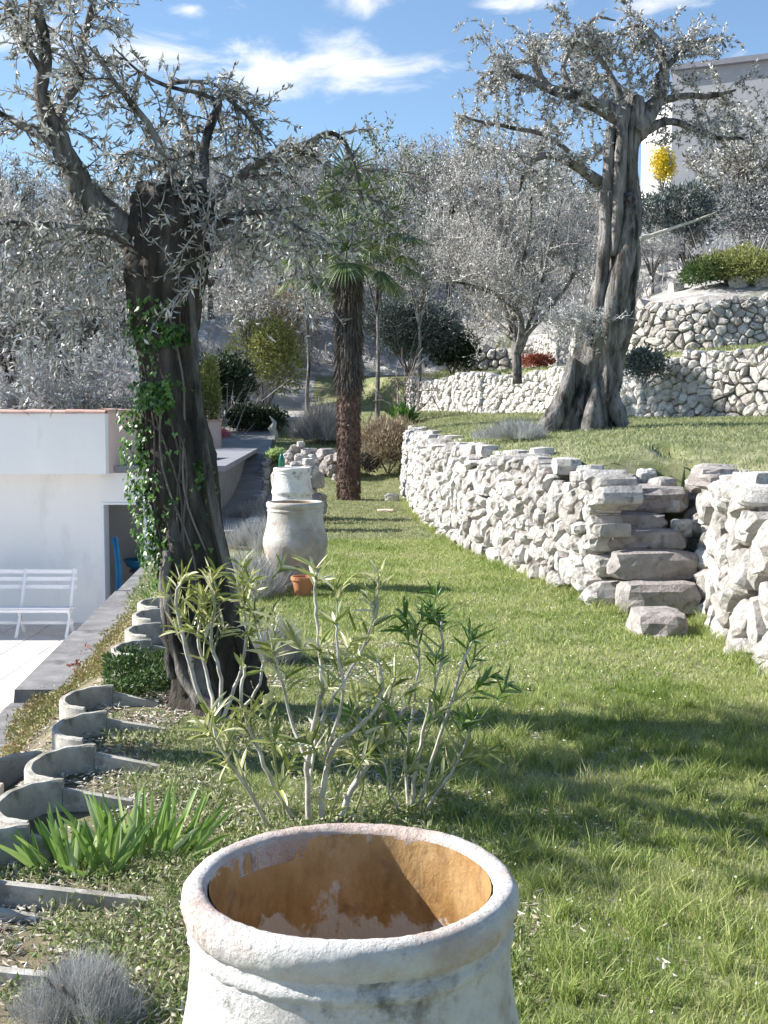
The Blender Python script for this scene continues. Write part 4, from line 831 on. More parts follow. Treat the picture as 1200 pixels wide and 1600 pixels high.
for i, (px, py, Y) in enumerate([(-60, 600, 32), (20, 610, 34), (75, 600, 30), (120, 610, 33), (165, 600, 30), (60, 520, 44), (150, 500, 46), (10, 440, 52), (100, 440, 55), (190, 450, 55), (330, 560, 46), (380, 500, 50), (440, 520, 48),
                                 (500, 480, 52), (560, 480, 50), (640, 470, 55), (700, 480, 48), (740, 520, 45), (700, 400, 58), (760, 380, 60), (850, 450, 48), (900, 400, 52), (860, 340, 62), (1020, 420, 38), (1070, 400, 40), (1160, 330, 42), (660, 380, 62), (600, 400, 62), (300, 430, 60), (440, 400, 64), (-40, 400, 60), (560, 400, 64), (720, 300, 70), (800, 300, 70), (480, 330, 70), (520, 360, 66)]):
    j = i % 3; p = atpx(px, py, Y); src = protos[j]
    if not used[j]: t = src; used[j] = True
    else:
        t = src.copy(); col.objects.link(t)
        for ch in list(src.children): c = ch.copy(); col.objects.link(c); c.parent = t
    t.location = p; t.rotation_euler = (0, 0, i * 1.7); s = rnd.uniform(.85, 1.5) * (.55 if Y < 42 and px > 900 else 1); t.scale = (s, s, s)
    setp(t, 'leafless grey tree among the scrub on the far hillside', 'tree', 'bare trees on the hillside')
# loose pale rocks on the right slope
for i in range(150):
    px, py = rnd.uniform(985, 1230), rnd.uniform(290, 470); p = groundpt(px, py, 29, 60)
    if p.y < 29.5 or p.y > 58: continue
    if i < 0: pass
    g = Geo(); s = rnd.uniform(.2, .55); rock(g, (p.x, p.y, p.z + s * .15), s * 1.3, s, s * .8, 200 + i, rot=rnd.random() * 3, n=1)
    setp(g.obj('rock', MT['stone'], None, loc=tuple(p)), 'pale loose rock lying on the steep slope below the upper house', 'rock', 'loose rocks on the slope')

# ------------------------------------------------------------------ upper house
uh = empty('house', (P(1090, 280, 50).x, 50, 11), 'grey flat-roofed house at the top right of the hill', 'house')
A = P(1048, 285, 50); zt = P(1048, 112, 50).z; zb_ = A.z - 3
g = Geo(); x0 = A.x; hexa(g, [(x0, 50, zb_), (x0 + 9, 46, zb_), (x0 + 12, 54, zb_), (x0 + 3.2, 60, zb_)], [(x0, 50, zt), (x0 + 9, 46, zt + .0), (x0 + 12, 54, zt), (x0 + 3.2, 60, zt)]); g.obj('wall', MT['housewall'], uh)
g = Geo(); hexa(g, [(x0 - .15, 49.8, zt + .003), (x0 + 9.1, 45.7, zt + .003), (x0 + 12.2, 54, zt + .003), (x0 + 3.1, 60.2, zt + .003)], [(x0 - .15, 49.8, zt + .22), (x0 + 9.1, 45.7, zt + .22), (x0 + 12.2, 54, zt + .22), (x0 + 3.1, 60.2, zt + .22)]); g.obj('roof', MT['roofgrey'], uh)
B_ = P(1015, 218, 53); C_ = P(1050, 165, 53); g = Geo(); hexa(g, [(B_.x, 53, B_.z - 3), (B_.x + 1.6, 51.5, B_.z - 3), (B_.x + 2, 55, B_.z - 3), (B_.x + .4, 56.5, B_.z - 3)], [(B_.x, 53, C_.z - .15), (B_.x + 1.6, 51.5, C_.z + .1), (B_.x + 2, 55, C_.z + .1), (B_.x + .4, 56.5, C_.z - .15)]); g.obj('annexe', MT['render'], uh)

# ------------------------------------------------------------------ white house, patio, bench on the left
hs = empty('white_house', (-6, 18, -1.5), 'low white rendered house with tiled parapet and open doorway on the left', 'house')
XR = -2.72; XP = P(165, 700, 17.55).x; WY = 18.1; ZR = .85
dx0, dx1 = P(160, 860, WY).x, P(229, 860, WY).x; dzt = P(190, 785, WY).z
g = Geo(); box(g, -16, dx0, WY, WY + .3, -1.6, ZR - .02); box(g, dx1, XR - .7, WY, WY + .3, -1.6, ZR - .02); box(g, dx0, dx1, WY + .002, WY + .3, dzt, ZR - .02); g.obj('wall', MT['render'], hs)
g = Geo(); hexa(g, [(XR - .25, WY + .302, -.5), (XR, WY + .302, -.5), (XR - .85, 31, -.5), (XR - 1.1, 31, -.5)], [(XR - .25, WY + .302, ZR - .12), (XR, WY + .302, ZR - .12), (XR - .85, 31, ZR + .0), (XR - 1.1, 31, ZR + .0)]); g.obj('side_wall', MT['asphalt_wallshade'], hs)  # drive grey on this wall paints in the shade below the roof edge
g = Geo(); box(g, -16, XR - .68, WY + .002, WY + .3, ZR - .018, ZR + .001); hexa(g, [(-16, WY - .05, ZR + .003), (XR + .3, WY - .05, ZR + .003), (XR - .55, 31, ZR + .003), (-16, 31, ZR + .003)], [(-16, WY - .05, ZR + .09), (XR + .3, WY - .05, ZR + .09), (XR - .55, 31, ZR + .09), (-16, 31, ZR + .09)]); g.obj('flat_roof', MT['roofgrey'], hs)
zp0, zp1 = P(80, 741, 17.55).z, P(80, 646, 17.55).z
g = Geo(); v = [(-16, 17.55, zp0), (XP, 17.55, zp0), (XP, 17.9, zp0 - .02), (XP, 22.5, zp0), (-16, 22.5, zp0), (-16, 17.9, zp0)]
box(g, -16, XP - .002, 17.55, 17.75, zp0, zp1); g.obj('parapet', MT['render'], hs)
g = Geo(); box(g, XP - .2, XP, 17.752, 22.5, zp0, zp1 + .02); box(g, -16, XP - .202, 22.3, 22.5, zp0, zp1 - .02); o = g.obj('parapet_side', MT['pinkrender'], hs)
g = Geo(); box(g, -16, XP - .203, 17.752, 22.29, zp1 - .3, zp1 - .2); box(g, -16, XP - .01, 17.752, WY + .1, zp0 - .0, zp0 + .08); g.obj('terrace_floor', MT['render'], hs)
def half_tile(g, x0, x1, y, z, r=.085, n=8):
    V = []; 
    for x in (x0, x1):
        rr = r * (1 if x == x0 else 1.1)
        for k in range(n + 1):
            th = math.pi * k / n; V.append((x, y - math.cos(th) * rr * 1.4, z + math.sin(th) * rr * .62))
        for k in range(n + 1):
            th = math.pi * k / n; V.append((x, y - math.cos(th) * (rr - .014) * 1.4, z + math.sin(th) * (rr - .014) * .62 - .001))
    m = n + 1; Q = []
    for k in range(n): Q += [(k, k + 1, 2 * m + k + 1, 2 * m + k), (m + k, 3 * m + k, 3 * m + k + 1, m + k + 1), (k, m + k, m + k + 1, k + 1), (2 * m + k, 2 * m + k + 1, 3 * m + k + 1, 3 * m + k)]
    g.add(V, Q)
x = XP
for i in range(16):
    g = Geo(); half_tile(g, x, x - .3, 17.64, zp1 + .001 + .006 * (i % 2)); g.obj('roof_tile', MT['rooftile'], hs); x -= .285
y = 17.8
for i in range(8):
    g = Geo(); v0 = Geo(); half_tile(v0, 0, .3, 0, 0); vv = np.concatenate(v0.v); vv = np.stack([XP - .1 + vv[:, 1], y + vv[:, 0], zp1 + .022 + vv[:, 2] + .006 * (i % 2)], 1); g.add(vv, np.concatenate(v0.q)[:, ::-1]); g.obj('roof_tile', MT['rooftile'], hs); y += .285
# doorway: frame, room behind, things in it
g = Geo(); w = .035; box(g, dx0 - .001, dx0 + w, WY - .02, WY + .32, -1.5, dzt - .001); box(g, dx1 - w, dx1 + .001, WY - .02, WY + .32, -1.5, dzt - .001); box(g, dx0 + w + .001, dx1 - w - .001, WY - .018, WY + .318, dzt - w, dzt - .001); g.obj('door_frame', MT['frameblue'], hs)
g = Geo(); rx0, rx1 = dx0 - .5, dx1 + .35; box(g, rx0, rx1, 20.2, 20.3, -1.5, .7); box(g, rx0 - .1, rx0 - .001, WY + .33, 20.3, -1.5, .7); box(g, rx1 + .001, rx1 + .1, WY + .33, 20.3, -1.5, .7); box(g, rx0, rx1, WY + .33, 20.2, .701, .8); box(g, rx0, rx1, WY + .31, 20.2, -1.6, -1.5); g.obj('room', MT['dark'], hs)
g = Geo(); V = [];  # blue folded curtain leaning inside the left jamb
for i in range(13):
    t = i / 12; 
    for k in range(4): V.append((dx0 + .05 + .03 * k + .06 * math.sin(t * 3) , WY + .38 + .03 * (k % 2), -1.45 + 1.25 * t))
Q = [(i * 4 + k, i * 4 + k + 1, i * 4 + 5 + k, i * 4 + 4 + k) for i in range(12) for k in range(3)]; g.add(V, Q); setp(g.obj('blue_curtain', MT['blue'], None), 'blue sheet hanging just inside the left jamb of the white house doorway', 'curtain')
tb = empty('table', (dx0 + .5, 19.6, -1.5), 'low wooden table inside the doorway of the white house', 'table')
g = Geo(); box(g, dx0 + .15, dx1 + .2, 19.3, 19.9, -.86, -.82); g.obj('table_top', MT['palmhair'], tb)
for sx in (dx0 + .2, dx1 + .1):
    for sy in (19.35, 19.83): g = Geo(); box(g, sx, sx + .05, sy, sy + .05, -1.5, -.861); g.obj('leg', MT['palmhair'], tb)
g = Geo(); lathe(g, (dx0 + .32, 19.45, -.82), [(.01, .005), (.14, .0), (.24, .06), (.3, .17), (.285, .17), (.23, .07), (.13, .02), (.01, .02)], 28); setp(g.obj('blue_tub', MT['blue'], None), 'shallow blue plastic tub on the table inside the doorway', 'tub')
g = Geo(); lathe(g, (dx0 + .3, 19.75, -.815), [(.001, 0), (.04, 0), (.045, .2), (.02, .27), (.015, .33), (.001, .33)], 16); setp(g.obj('bottle', MT['ivy'], None), 'dark green bottle behind the blue tub inside the doorway', 'bottle')

# patio
pat = empty('patio', (-5, 12, -1.5), kind='structure')
g = Geo(); hexa(g, [(-16, -6, -1.7), (coping_x(-6) + .1, -6, -1.7), (coping_x(18.4) + .1, 18.38, -1.7), (-16, 18.38, -1.7)], [(-16, -6, -1.502), (coping_x(-6) + .1, -6, -1.502), (coping_x(18.4) + .1, 18.38, -1.502), (-16, 18.38, -1.502)]); g.obj('mortar_bed', MT['coping'], pat)
tm = None; ti = 0
for iy in range(14):
    for ix in range(12):
        x0 = -8.6 + ix * .5; y0 = 11.1 + iy * .5
        if x0 + .5 > coping_x(y0) + .1: continue
        if tm is None:
            g = Geo(); bbox_(g, .006 - 5, .494 - 5, 12.006, 12.494, -1.5, -1.482, .004); to = g.obj('tile', MT['tile'], pat); tm = to.data; to.location = (x0 + 5, y0 - 12, -.002)
        else:
            to = bpy.data.objects.new('tile', tm); col.objects.link(to); to.parent = pat; to.location = (x0 + 5, y0 - 12, -.002 + rnd.uniform(0, .003))
# small step course between sunny patio and coping, retaining wall below the coping
cop = empty('garden_coping', (-2.6, 9, -.3), 'grey concrete coping along the drop to the patio', 'coping')
g = Geo(); V = []
for (ya, yb, za, w) in [(3.0, 5.6, -.33, .42), (5.605, 8.05, -.33, .42), (8.08, 10.4, -.245, .36), (10.405, 12.9, -.245, .4), (12.905, 16.6, -.24, .5)]:
    g = Geo(); xa, xb = coping_x(ya) - .03, coping_x(yb) - .03
    if ya > 8: xa += .02; xb += .0
    hexa(g, [(xa, ya, za - .12), (xa + w, ya, za - .12), (xb + w, yb, za - .12), (xb, yb, za - .12)], [(xa + .01, ya + .004, za), (xa + w, ya + .004, za), (xb + w, yb - .004, za), (xb + .01, yb - .004, za)]); g.obj('coping_slab', MT['coping'], cop)
g = Geo(); hexa(g, [(coping_x(-6), -6, -1.6), (coping_x(-6) + .16, -6, -1.6), (coping_x(18.05) + .16, 18.05, -1.6), (coping_x(18.05), 18.05, -1.6)], [(coping_x(-6), -6, -.452), (coping_x(-6) + .16, -6, -.452), (coping_x(18.05) + .16, 18.05, -.362), (coping_x(18.05), 18.05, -.362)]); g.obj('retaining_wall', MT['render'], cop)

# bench
bY = 17.0; bx1 = P(112, 940, bY).x; bL = 1.56; bz = -1.5
bench = empty('garden_bench', (bx1 - bL / 2, bY, bz), 'white slatted garden bench against the white house wall', 'bench')
def zpx(py, Y=bY): return P(60, py, Y).z
def bslat(name, y, z, h, d, x0=bx1 - bL, x1=bx1): g = Geo(); bbox_(g, x0, x1, y, y + d, z, z + h, .004); return g.obj(name, MT['whitepaint'], bench)
for z in (.66, .775, .88): bslat('back_slat', bY + .27 + (z - .6) * .25, bz + z, .06, .02)
for k in range(4): bslat('seat_slat', bY - .15 + k * .1, bz + .42 - .01 * k, .022, .085)
bslat('front_apron', bY - .165, bz + .375, .04, .014); bslat('stretcher', bY + .06, bz + .17, .045, .02)
for fx in (bx1 - .06, bx1 - bL / 2, bx1 - bL + .02):
    for nm, a, b in (('leg', (bY - .2, 0), (bY + .14, .41)), ('leg', (bY + .24, 0), (bY - .06, .41)), ('back_post', (bY + .1, .4), (bY + .37, .95))):
        g = Geo(); (ya, za), (yb, zb2) = a, b; t = .022
        hexa(g, [(fx, ya - t, bz + za), (fx + .035, ya - t, bz + za), (fx + .035, ya + t, bz + za), (fx, ya + t, bz + za)], [(fx, yb - t, bz + zb2), (fx + .035, yb - t, bz + zb2), (fx + .035, yb + t, bz + zb2), (fx, yb + t, bz + zb2)]); g.obj(nm, MT['whitepaint'], bench)

# drive, salmon pillar, stone edging beyond the left tree
g = Geo(); V = []; rowsd = [(16.8, -2.5, -1.9), (20, -2.78, -2.1), (24, -3.1, -2.5), (28, -3.4, -2.85), (31, -3.6, -3.0), (35, -6.2, -3.2)]
for (yy, xa, xb) in [(a_, b_ - .55, c_) for a_, b_, c_ in rowsd]:
    for k in range(5): xx = xa + (xb - xa) * k / 4; V.append((xx, yy, max(Hs(xx, yy), Hs(xb - .05, yy)) + .05))
g.add(V, [(i * 5 + k, i * 5 + k + 1, i * 5 + 6 + k, i * 5 + 5 + k) for i in range(5) for k in range(4)]); setp(g.obj('path', MT['asphalt_wallshade']), kind='structure')
edge = empty('stone_edging', (-2.5, 22, 0), 'row of small white stones edging the grey path left of the jars', 'edging')
for i in range(44):
    t = i / 43; yy = 17.3 + 13.5 * t; xx = np.interp(yy, [r_[0] for r_ in rowsd], [r_[2] for r_ in rowsd]) + rnd.gauss(0, .03); g = Geo(); s = rnd.uniform(.13, .22); rock(g, (xx, yy, Hs(xx, yy) + .07), s, s * 1.3, s * .8, 400 + i, rot=rnd.random(), n=1); g.obj('stone', MT['stone'], edge)
p = P(334, 675, 31.6); g = Geo(); box(g, p.x - .28, p.x + .16, 31.4, 31.9, -.2, P(334, 657, 31.6).z - .04); pil = setp(g.obj('pillar', MT['pinkrender'], None), 'salmon rendered gate pillar by the dark hedge bush', 'pillar')
g = Geo(); box(g, p.x - .31, p.x + .19, 31.37, 31.93, P(334, 657, 31.6).z - .038, P(334, 657, 31.6).z + .02); o = g.obj('pillar_cap', MT['rooftile'], None); o.parent = pil

# ------------------------------------------------------------------ the three oil jars
def jar(loc, label, outm, lipm, s=1.0, seed=1, n=120, Ht=.845, shoulder=.315):
    root = empty('oil_jar', loc, label, 'jar')
    ro = .278 * s
    body = [(.02, 0), (.165, 0), (.178, .03), (.20, .1), (.238, .2), (.275, .29), (.302, .37), (shoulder, .44), (.311, .49), (.298, .54), (.284, .59), (.274, .64), (.2685, .69), (.2665, .73), (.2655, .757), (.2655, .785), (.262, .81)]
    body = [(a * s, z * Ht / .845) for a, z in body]
    zt = Ht; pr = []
    for i in range(len(body) - 1):
        for k in range(4): t = k / 4; pr.append((body[i][0] * (1 - t) + body[i + 1][0] * t, body[i][1] * (1 - t) + body[i + 1][1] * t))
    pr.append(body[-1]); g = Geo(); lathe(g, (loc[0], loc[1], loc[2]), pr, n, .008, seed); g.obj('body', MT[outm], root, smooth=True)
    # raised moulding under the lip
    g = Geo(); m = [(.2645 * s, zt - .096), (.269 * s, zt - .092), (.2725 * s, zt - .084), (.2705 * s, zt - .076), (.2645 * s, zt - .068)]; lathe(g, loc, m, n, .012, seed, jit=.008); g.obj('moulding', MT[outm], root, smooth=True)
    g = Geo(); lip = [(.236, -.052), (.250, -.066), (.262, -.066), (.2705, -.056), (.2765, -.04), (.2785, -.024), (.275, -.010), (.268, -.002), (.259, .001), (.25, 0), (.243, -.003), (.238, -.008), (.2355, -.014), (.236, -.02)]
    lathe(g, (loc[0], loc[1], loc[2] + zt), [(a * s, z) for a, z in lip], n, .012, seed, close=True, jit=.004); g.obj('lip', MT[lipm], root, smooth=True)
    inn = [(.2352, zt - .012), (.2345, zt - .04), (.234, zt - .09), (.24, zt - .15), (.256, zt - .22), (.275, zt - .3), (.288, zt - .38), (.284, zt - .45), (.25, zt - .53), (.2, zt - .62)]
    g = Geo(); lathe(g, loc, [(a * s, z) for a, z in inn][::-1], n, .008, seed); g.obj('inner_wall', MT['jarin'], root, smooth=True)
    g = Geo(); lathe(g, loc, [(.001, zt - .6), (.1 * s, zt - .595), (.21 * s, zt - .6)], 48, .02, seed); g.obj('inner_floor', MT['jarfloor'], root, smooth=True)
    return root
rimY = 1.93; c = P(548, 1368, rimY); jar((c.x, rimY, c.z - .845), 'large whitewashed oil jar with ochre inside in the foreground', 'jarout', 'jarlip', 1.0, 3, 160); print('jar1', c)
c = groundpt(462, 918); jar((c.x, c.y, c.z - .02), 'stained grey and buff oil jar in the middle of the row', 'jarold', 'jarold', 1.0, 5, 80, .85)
jy = 17.6; c = P(457, 800, jy); jar((c.x, jy, Hs(c.x, jy) + .07), 'white oil jar farthest back in the row', 'jarout', 'jarout', 1.0, 8, 64, .87, shoulder=.29)
g = Geo(); rock(g, (c.x, jy, Hs(c.x, jy) + .03), .5, .5, .1, 77); setp(g.obj('stone_plinth', MT['stonedark'], None), 'flat stone under the farthest white jar', 'stone')
# stones and a bottle behind the last jar
pile = [(470, 716, 19.6, .2), (456, 720, 19.8, .18), (482, 722, 19.4, .18), (462, 700, 19.8, .16), (478, 706, 19.7, .14), (470, 694, 19.7, .12), (450, 712, 19.7, .14), (488, 714, 19.6, .12), (466, 730, 19.5, .26), (484, 736, 19.4, .26), (450, 735, 19.7, .24), (464, 745, 19.6, .5), (484, 750, 19.5, .4), (447, 750, 19.8, .45), (466, 780, 19.6, .6), (446, 790, 19.8, .55), (486, 788, 19.5, .5)]
pr_ = empty('stone_pile', P(466, 800, 19.6), 'heap of jagged white stones behind the white jar', 'stones')
for i, (px, py, Y, s) in enumerate(pile):
    q = P(px, py, Y); g = Geo(); rock(g, q, s, s, s * .75, 90 + i, rot=i); g.obj('stone', MT['stone'], pr_)
q = P(440, 724, 18.9); g = Geo(); lathe(g, (q.x, q.y, q.z - .1), [(.001, 0), (.045, 0), (.05, .02), (.05, .16), (.03, .22), (.016, .25), (.016, .3), (.001, .3)], 20); setp(g.obj('bottle', MT['bottle'], None), 'dark green glass bottle standing by the white stones behind the white jar', 'bottle')
g = Geo(); rock(g, (q.x, q.y, q.z - .36), .3, .3, .56, 97); setp(g.obj('boulder', MT['stone'], None), 'upright white stone carrying the green bottle', 'stone')
# weathered broken stump beyond the jars, small things on the lawn
q = groundpt(425, 688, 20, 40); g = Geo(); tube(g, [q + Vector((.1, 0, -.05)), q + Vector((.09, 0, .15)), q + Vector((.0, 0, .33)), q + Vector((.08, 0, .5)), q + Vector((-.06, 0, .68))], [.09, .08, .11, .06, .012], 8, .3); setp(g.obj('dead_stump', MT['stem'], None), 'pale jagged dead stump in front of the round dark green bush', 'stump')
q = groundpt(612, 783); g = Geo(); rock(g, (q.x, q.y, q.z + .06), .3, .22, .2, 98); setp(g.obj('stone', MT['stone'], None), 'single white stone on the lawn right of the palm trunk', 'stone')
q = groundpt(602, 799); g = Geo(); rock(g, (q.x, q.y, q.z + .012), .3, .3, .05, 99); setp(g.obj('flat_stone', MT['pinkrender'], None), 'flat pinkish stone set in the lawn nearer than the white stone', 'stone')
q = groundpt(470, 925); g = Geo(); lathe(g, (q.x + .04, q.y - .28, q.z), [(.001, 0), (.07, 0), (.1, .15), (.112, .15), (.112, .18), (.095, .18), (.065, .03), (.001, .03)], 32); setp(g.obj('flowerpot', MT['terracotta'], None), 'small orange terracotta pot at the foot of the stained jar', 'flowerpot')

# ------------------------------------------------------------------ round concrete planters
def planter(cx, cy, zt, h, label, rot=-.05, Rr=.275, Rx=.2, arm=.27, armdrop=.1):
    cx -= .045; root = empty('concrete_planter', (cx, cy, zt - h), label, 'planter', 'concrete edging planters')
    t = .036; n = 28; cr_, sr_ = math.cos(rot), math.sin(rot)
    def w(x, y): return (cx + x * cr_ - y * sr_, cy + x * sr_ + y * cr_)
    g = Geo(); V = []
    for k in range(n + 1):
        th = math.pi / 2 + math.pi * k / n
        for (r_, z) in ((Rr, zt - h), (Rr, zt - .008), (Rr - .006, zt), (Rr - t + .006, zt), (Rr - t, zt - .008), (Rr - t, zt - h)):
            x, y = w(math.cos(th) * (r_ - Rr + Rx) * (1 + .004 * math.sin(k)), math.sin(th) * r_); V.append((x, y, z + .002 * math.sin(k * 1.3)))
    Q = [(i * 6 + k, i * 6 + k + 1, i * 6 + 7 + k, i * 6 + 6 + k) for i in range(n) for k in range(5)]
    Q += [(0, 5, 4, 1), (1, 4, 3, 2), (n * 6, n * 6 + 1, n * 6 + 4, n * 6 + 5), (n * 6 + 1, n * 6 + 2, n * 6 + 3, n * 6 + 4)]
    g.add(V, Q); g.obj('curved_wall', MT['concrete'], root)
    for s in (1, -1):
        g = Geo(); ya, yb = s * Rr, s * (Rr - t); L = arm * rnd.uniform(.85, 1.15)
        c4 = [w(.002, ya), w(L, ya), w(L, yb), w(.002, yb)]
        if s < 0: c4 = c4[::-1]
        za = zt - armdrop * (.4 if s > 0 else 1)
        zs = [za, za - .05, za - .05, za] if s > 0 else [za, za - .05, za - .05, za]
        hexa(g, [(a, b, zt - h) for a, b in c4], [(a, b, z_) for (a, b), z_ in zip(c4, zs)]); g.obj('side_plate', MT['concrete'], root)
    return root
plist = [(35, 1327, 'nearest concrete planter ring, cut by the left picture edge'), (90, 1248, 'second concrete planter ring, beside the left iris clump'), (133, 1188, 'third concrete planter ring from the camera'), (163, 1131, 'fourth concrete planter ring, with clean pale rim'),
         (168, 1087, 'fifth planter ring, below the dense green ground cover'), (234, 1010, 'sixth planter ring, left of the olive roots'), (250, 982, 'seventh planter ring, just behind the sixth'), (258, 958, 'eighth planter ring, small and near the tree'), (262, 940, 'farthest planter ring, half hidden by the trunk')]
for i, (px, py, lb) in enumerate(plist):
    c = G(px, py, .13); planter(c.x, c.y, .13, .34, lb, rot=rnd.uniform(-.1, .05))
c = G(50, 1198, -.02); planter(c.x, c.y, -.02, .3, 'lower outer planter ring left of the third one')
c = G(-35, 1415, .1); planter(c.x, c.y, .1, .32, 'planter ring outside the left edge whose side plates reach into view', armdrop=.06, arm=.62)

# ------------------------------------------------------------------ foreground plants
def whorl(g, p, d, n, L, w, ml=1.0):
    for k in range(n):
        a = 6.28 * k / n + rnd.uniform(-.4, .4); s = d.orthogonal().normalized(); q = d.cross(s); v = (d * rnd.uniform(.35, 1.5) + (s * math.cos(a) + q * math.sin(a)) * .8)
        strap(g, p + d * rnd.uniform(-.03, .02), v, L * rnd.uniform(.7, 1.2), w * rnd.uniform(.8, 1.25), droop=rnd.uniform(.1, .55), n=4)
def oleander(name, label, loc, stems, Y0, mats, leafL=.105, leafw=.0135, sub=8, cat='oleander', side=1):
    root = empty(name, loc, label, cat); gl = Geo()
    for st_ in stems:
        pts, rad = px_path(st_, Y0); rad = [r_ * .72 for r_ in rad]; pts, rad = smooth_path(pts, rad, 5, .005); g = Geo(); tube(g, pts, rad, 7, .1); g.obj('stem', MT['stem'] if st_[0][2] > 3 else MT['stemgreen'], root, smooth=True)
        L = len(pts)
        for i in range(L // 3, L, 2):
            d = (pts[min(i + 1, L - 1)] - pts[i - 1]).normalized()
            if i > L * .86 or rnd.random() < .2: whorl(gl, pts[i], d, 3 if i < L - 3 else 7, leafL, leafw)
        for k in range(sub):
            i = rnd.randint(int(L * .4), L - 2); d = (pts[i + 1] - pts[i]).normalized() + Vector((rnd.gauss(0, .7), rnd.gauss(0, .5), rnd.uniform(.1, .8))); d.normalize(); e = pts[i] + d * rnd.uniform(.08, .26)
            sg = Geo(); tube(sg, [pts[i], pts[i].lerp(e, .5) + Vector((rnd.gauss(0, .008), 0, 0)), e], [.004, .0032, .0022], 5); sg.obj('side_shoot', MT['stemgreen'], root)
            whorl(gl, e, d, 7, leafL, leafw); whorl(gl, e - d * .04, d, 3, leafL, leafw)
    setp(gl.obj('leaves', MT[mats], root), kind='stuff'); return root
q = groundpt(490, 1290); Yo = q.y; print('oleander', q)
oleander('oleander', 'pale-stemmed oleander shrub behind the foreground jar', q, [
    [(484, 1320, 7, 0), (480, 1220, 6.5, 0), (486, 1150, 6, 0), (503, 1070, 5, 0), (497, 1000, 4, 0), (492, 940, 3.4, .05), (494, 895, 2.6, .05)],
    [(500, 1320, 7, 0), (505, 1230, 6.5, 0), (522, 1170, 6, 0), (575, 1120, 5, -.05), (597, 1075, 4, -.05), (590, 1030, 3, -.05)],
    [(520, 1300, 8, .02), (550, 1235, 7.5, .05), (590, 1170, 7, .1), (636, 1105, 5, .15)],
    [(495, 1320, 6, 0), (520, 1165, 4.5, .05), (570, 1155, 4, .1), (605, 1100, 3.5, .15), (615, 1060, 3, .15)],
    [(470, 1300, 6, 0), (420, 1210, 5, -.1), (395, 1150, 4.5, -.1), (375, 1085, 4, -.15), (385, 1040, 3, -.15)],
    [(430, 1310, 5, -.1), (385, 1230, 4.5, -.2), (345, 1170, 4, -.3), (330, 1120, 2.6, -.3)],
    [(482, 1240, 4, 0), (500, 1130, 3.5, .2), (540, 1060, 3, .3), (580, 980, 2.6, .3), (592, 900, 2, .3)],
    [(486, 1200, 4, 0), (455, 1130, 3.6, .1), (440, 1060, 3, .1), (425, 1010, 2.4, .1)],
    [(505, 1190, 4, 0), (535, 1100, 3.4, -.1), (530, 1030, 3, -.1), (525, 975, 2.4, -.1)],
    [(450, 1300, 3, 0), (440, 1240, 2.6, -.1), (425, 1190, 2, -.15)], [(540, 1300, 3, .1), (565, 1240, 2.6, .1), (560, 1180, 2, .1)], [(580, 1290, 3, .1), (620, 1230, 2.6, 0), (650, 1190, 2, 0)],
    [(510, 1300, 3, -.1), (525, 1250, 2.6, -.15), (545, 1205, 2, -.15)], [(420, 1290, 3, .1), (395, 1250, 2.6, .1), (380, 1215, 2, .1)], [(600, 1290, 3, .1), (660, 1250, 2.6, .1), (700, 1215, 2, .1)]], Yo, 'oleander', sub=3)
q = groundpt(655, 1270); oleander('oleander', 'darker green oleander shrub on the right behind the jar, over the lawn edge', q, [
    [(640, 1290, 5, 0), (650, 1200, 4.5, 0), (668, 1110, 4, .05), (690, 1030, 3, .05), (690, 970, 2.4, .05)],
    [(645, 1290, 5, 0), (675, 1190, 4, 0), (705, 1100, 3.4, 0), (725, 1030, 3, 0), (740, 1000, 2.2, 0)],
    [(640, 1290, 4, 0), (635, 1190, 3.6, .1), (645, 1110, 3, .1), (655, 1030, 2.6, .1), (645, 985, 2, .1)],
    [(650, 1290, 4, 0), (690, 1230, 3.4, -.1), (720, 1180, 3, -.1), (735, 1130, 2.4, -.1)],
    [(640, 1295, 4, 0), (610, 1240, 3.4, -.1), (600, 1190, 3, -.1), (585, 1150, 2.2, -.1)]], q.y, 'oleanderdk', sub=4, leafL=.095)
q = groundpt(330, 1115); q.y -= .55; oleander('oleander', 'sparse oleander with yellowish leaves in front of the olive roots', Vector((q.x, q.y, Hs(q.x, q.y))), [
    [(330, 1130, 5, 0), (300, 1050, 4.5, 0), (285, 990, 4, 0), (275, 930, 3, 0), (290, 900, 2.4, 0)],
    [(340, 1130, 5, 0), (345, 1060, 4.5, 0), (330, 1000, 4, 0), (335, 940, 3, 0), (325, 900, 2, 0)],
    [(345, 1130, 5, 0), (372, 1060, 4, 0), (385, 1000, 3.5, 0), (380, 940, 3, 0), (370, 905, 2, 0)],
    [(338, 1130, 5, 0), (325, 1060, 4, .1), (310, 1000, 3.6, .1), (318, 950, 3, .1)],
    [(350, 1130, 4, 0), (400, 1080, 3.5, -.1), (412, 1020, 3, -.1), (400, 960, 2, -.1), (396, 920, 2, -.1)]], q.y, 'oleander', sub=5, leafL=.11)
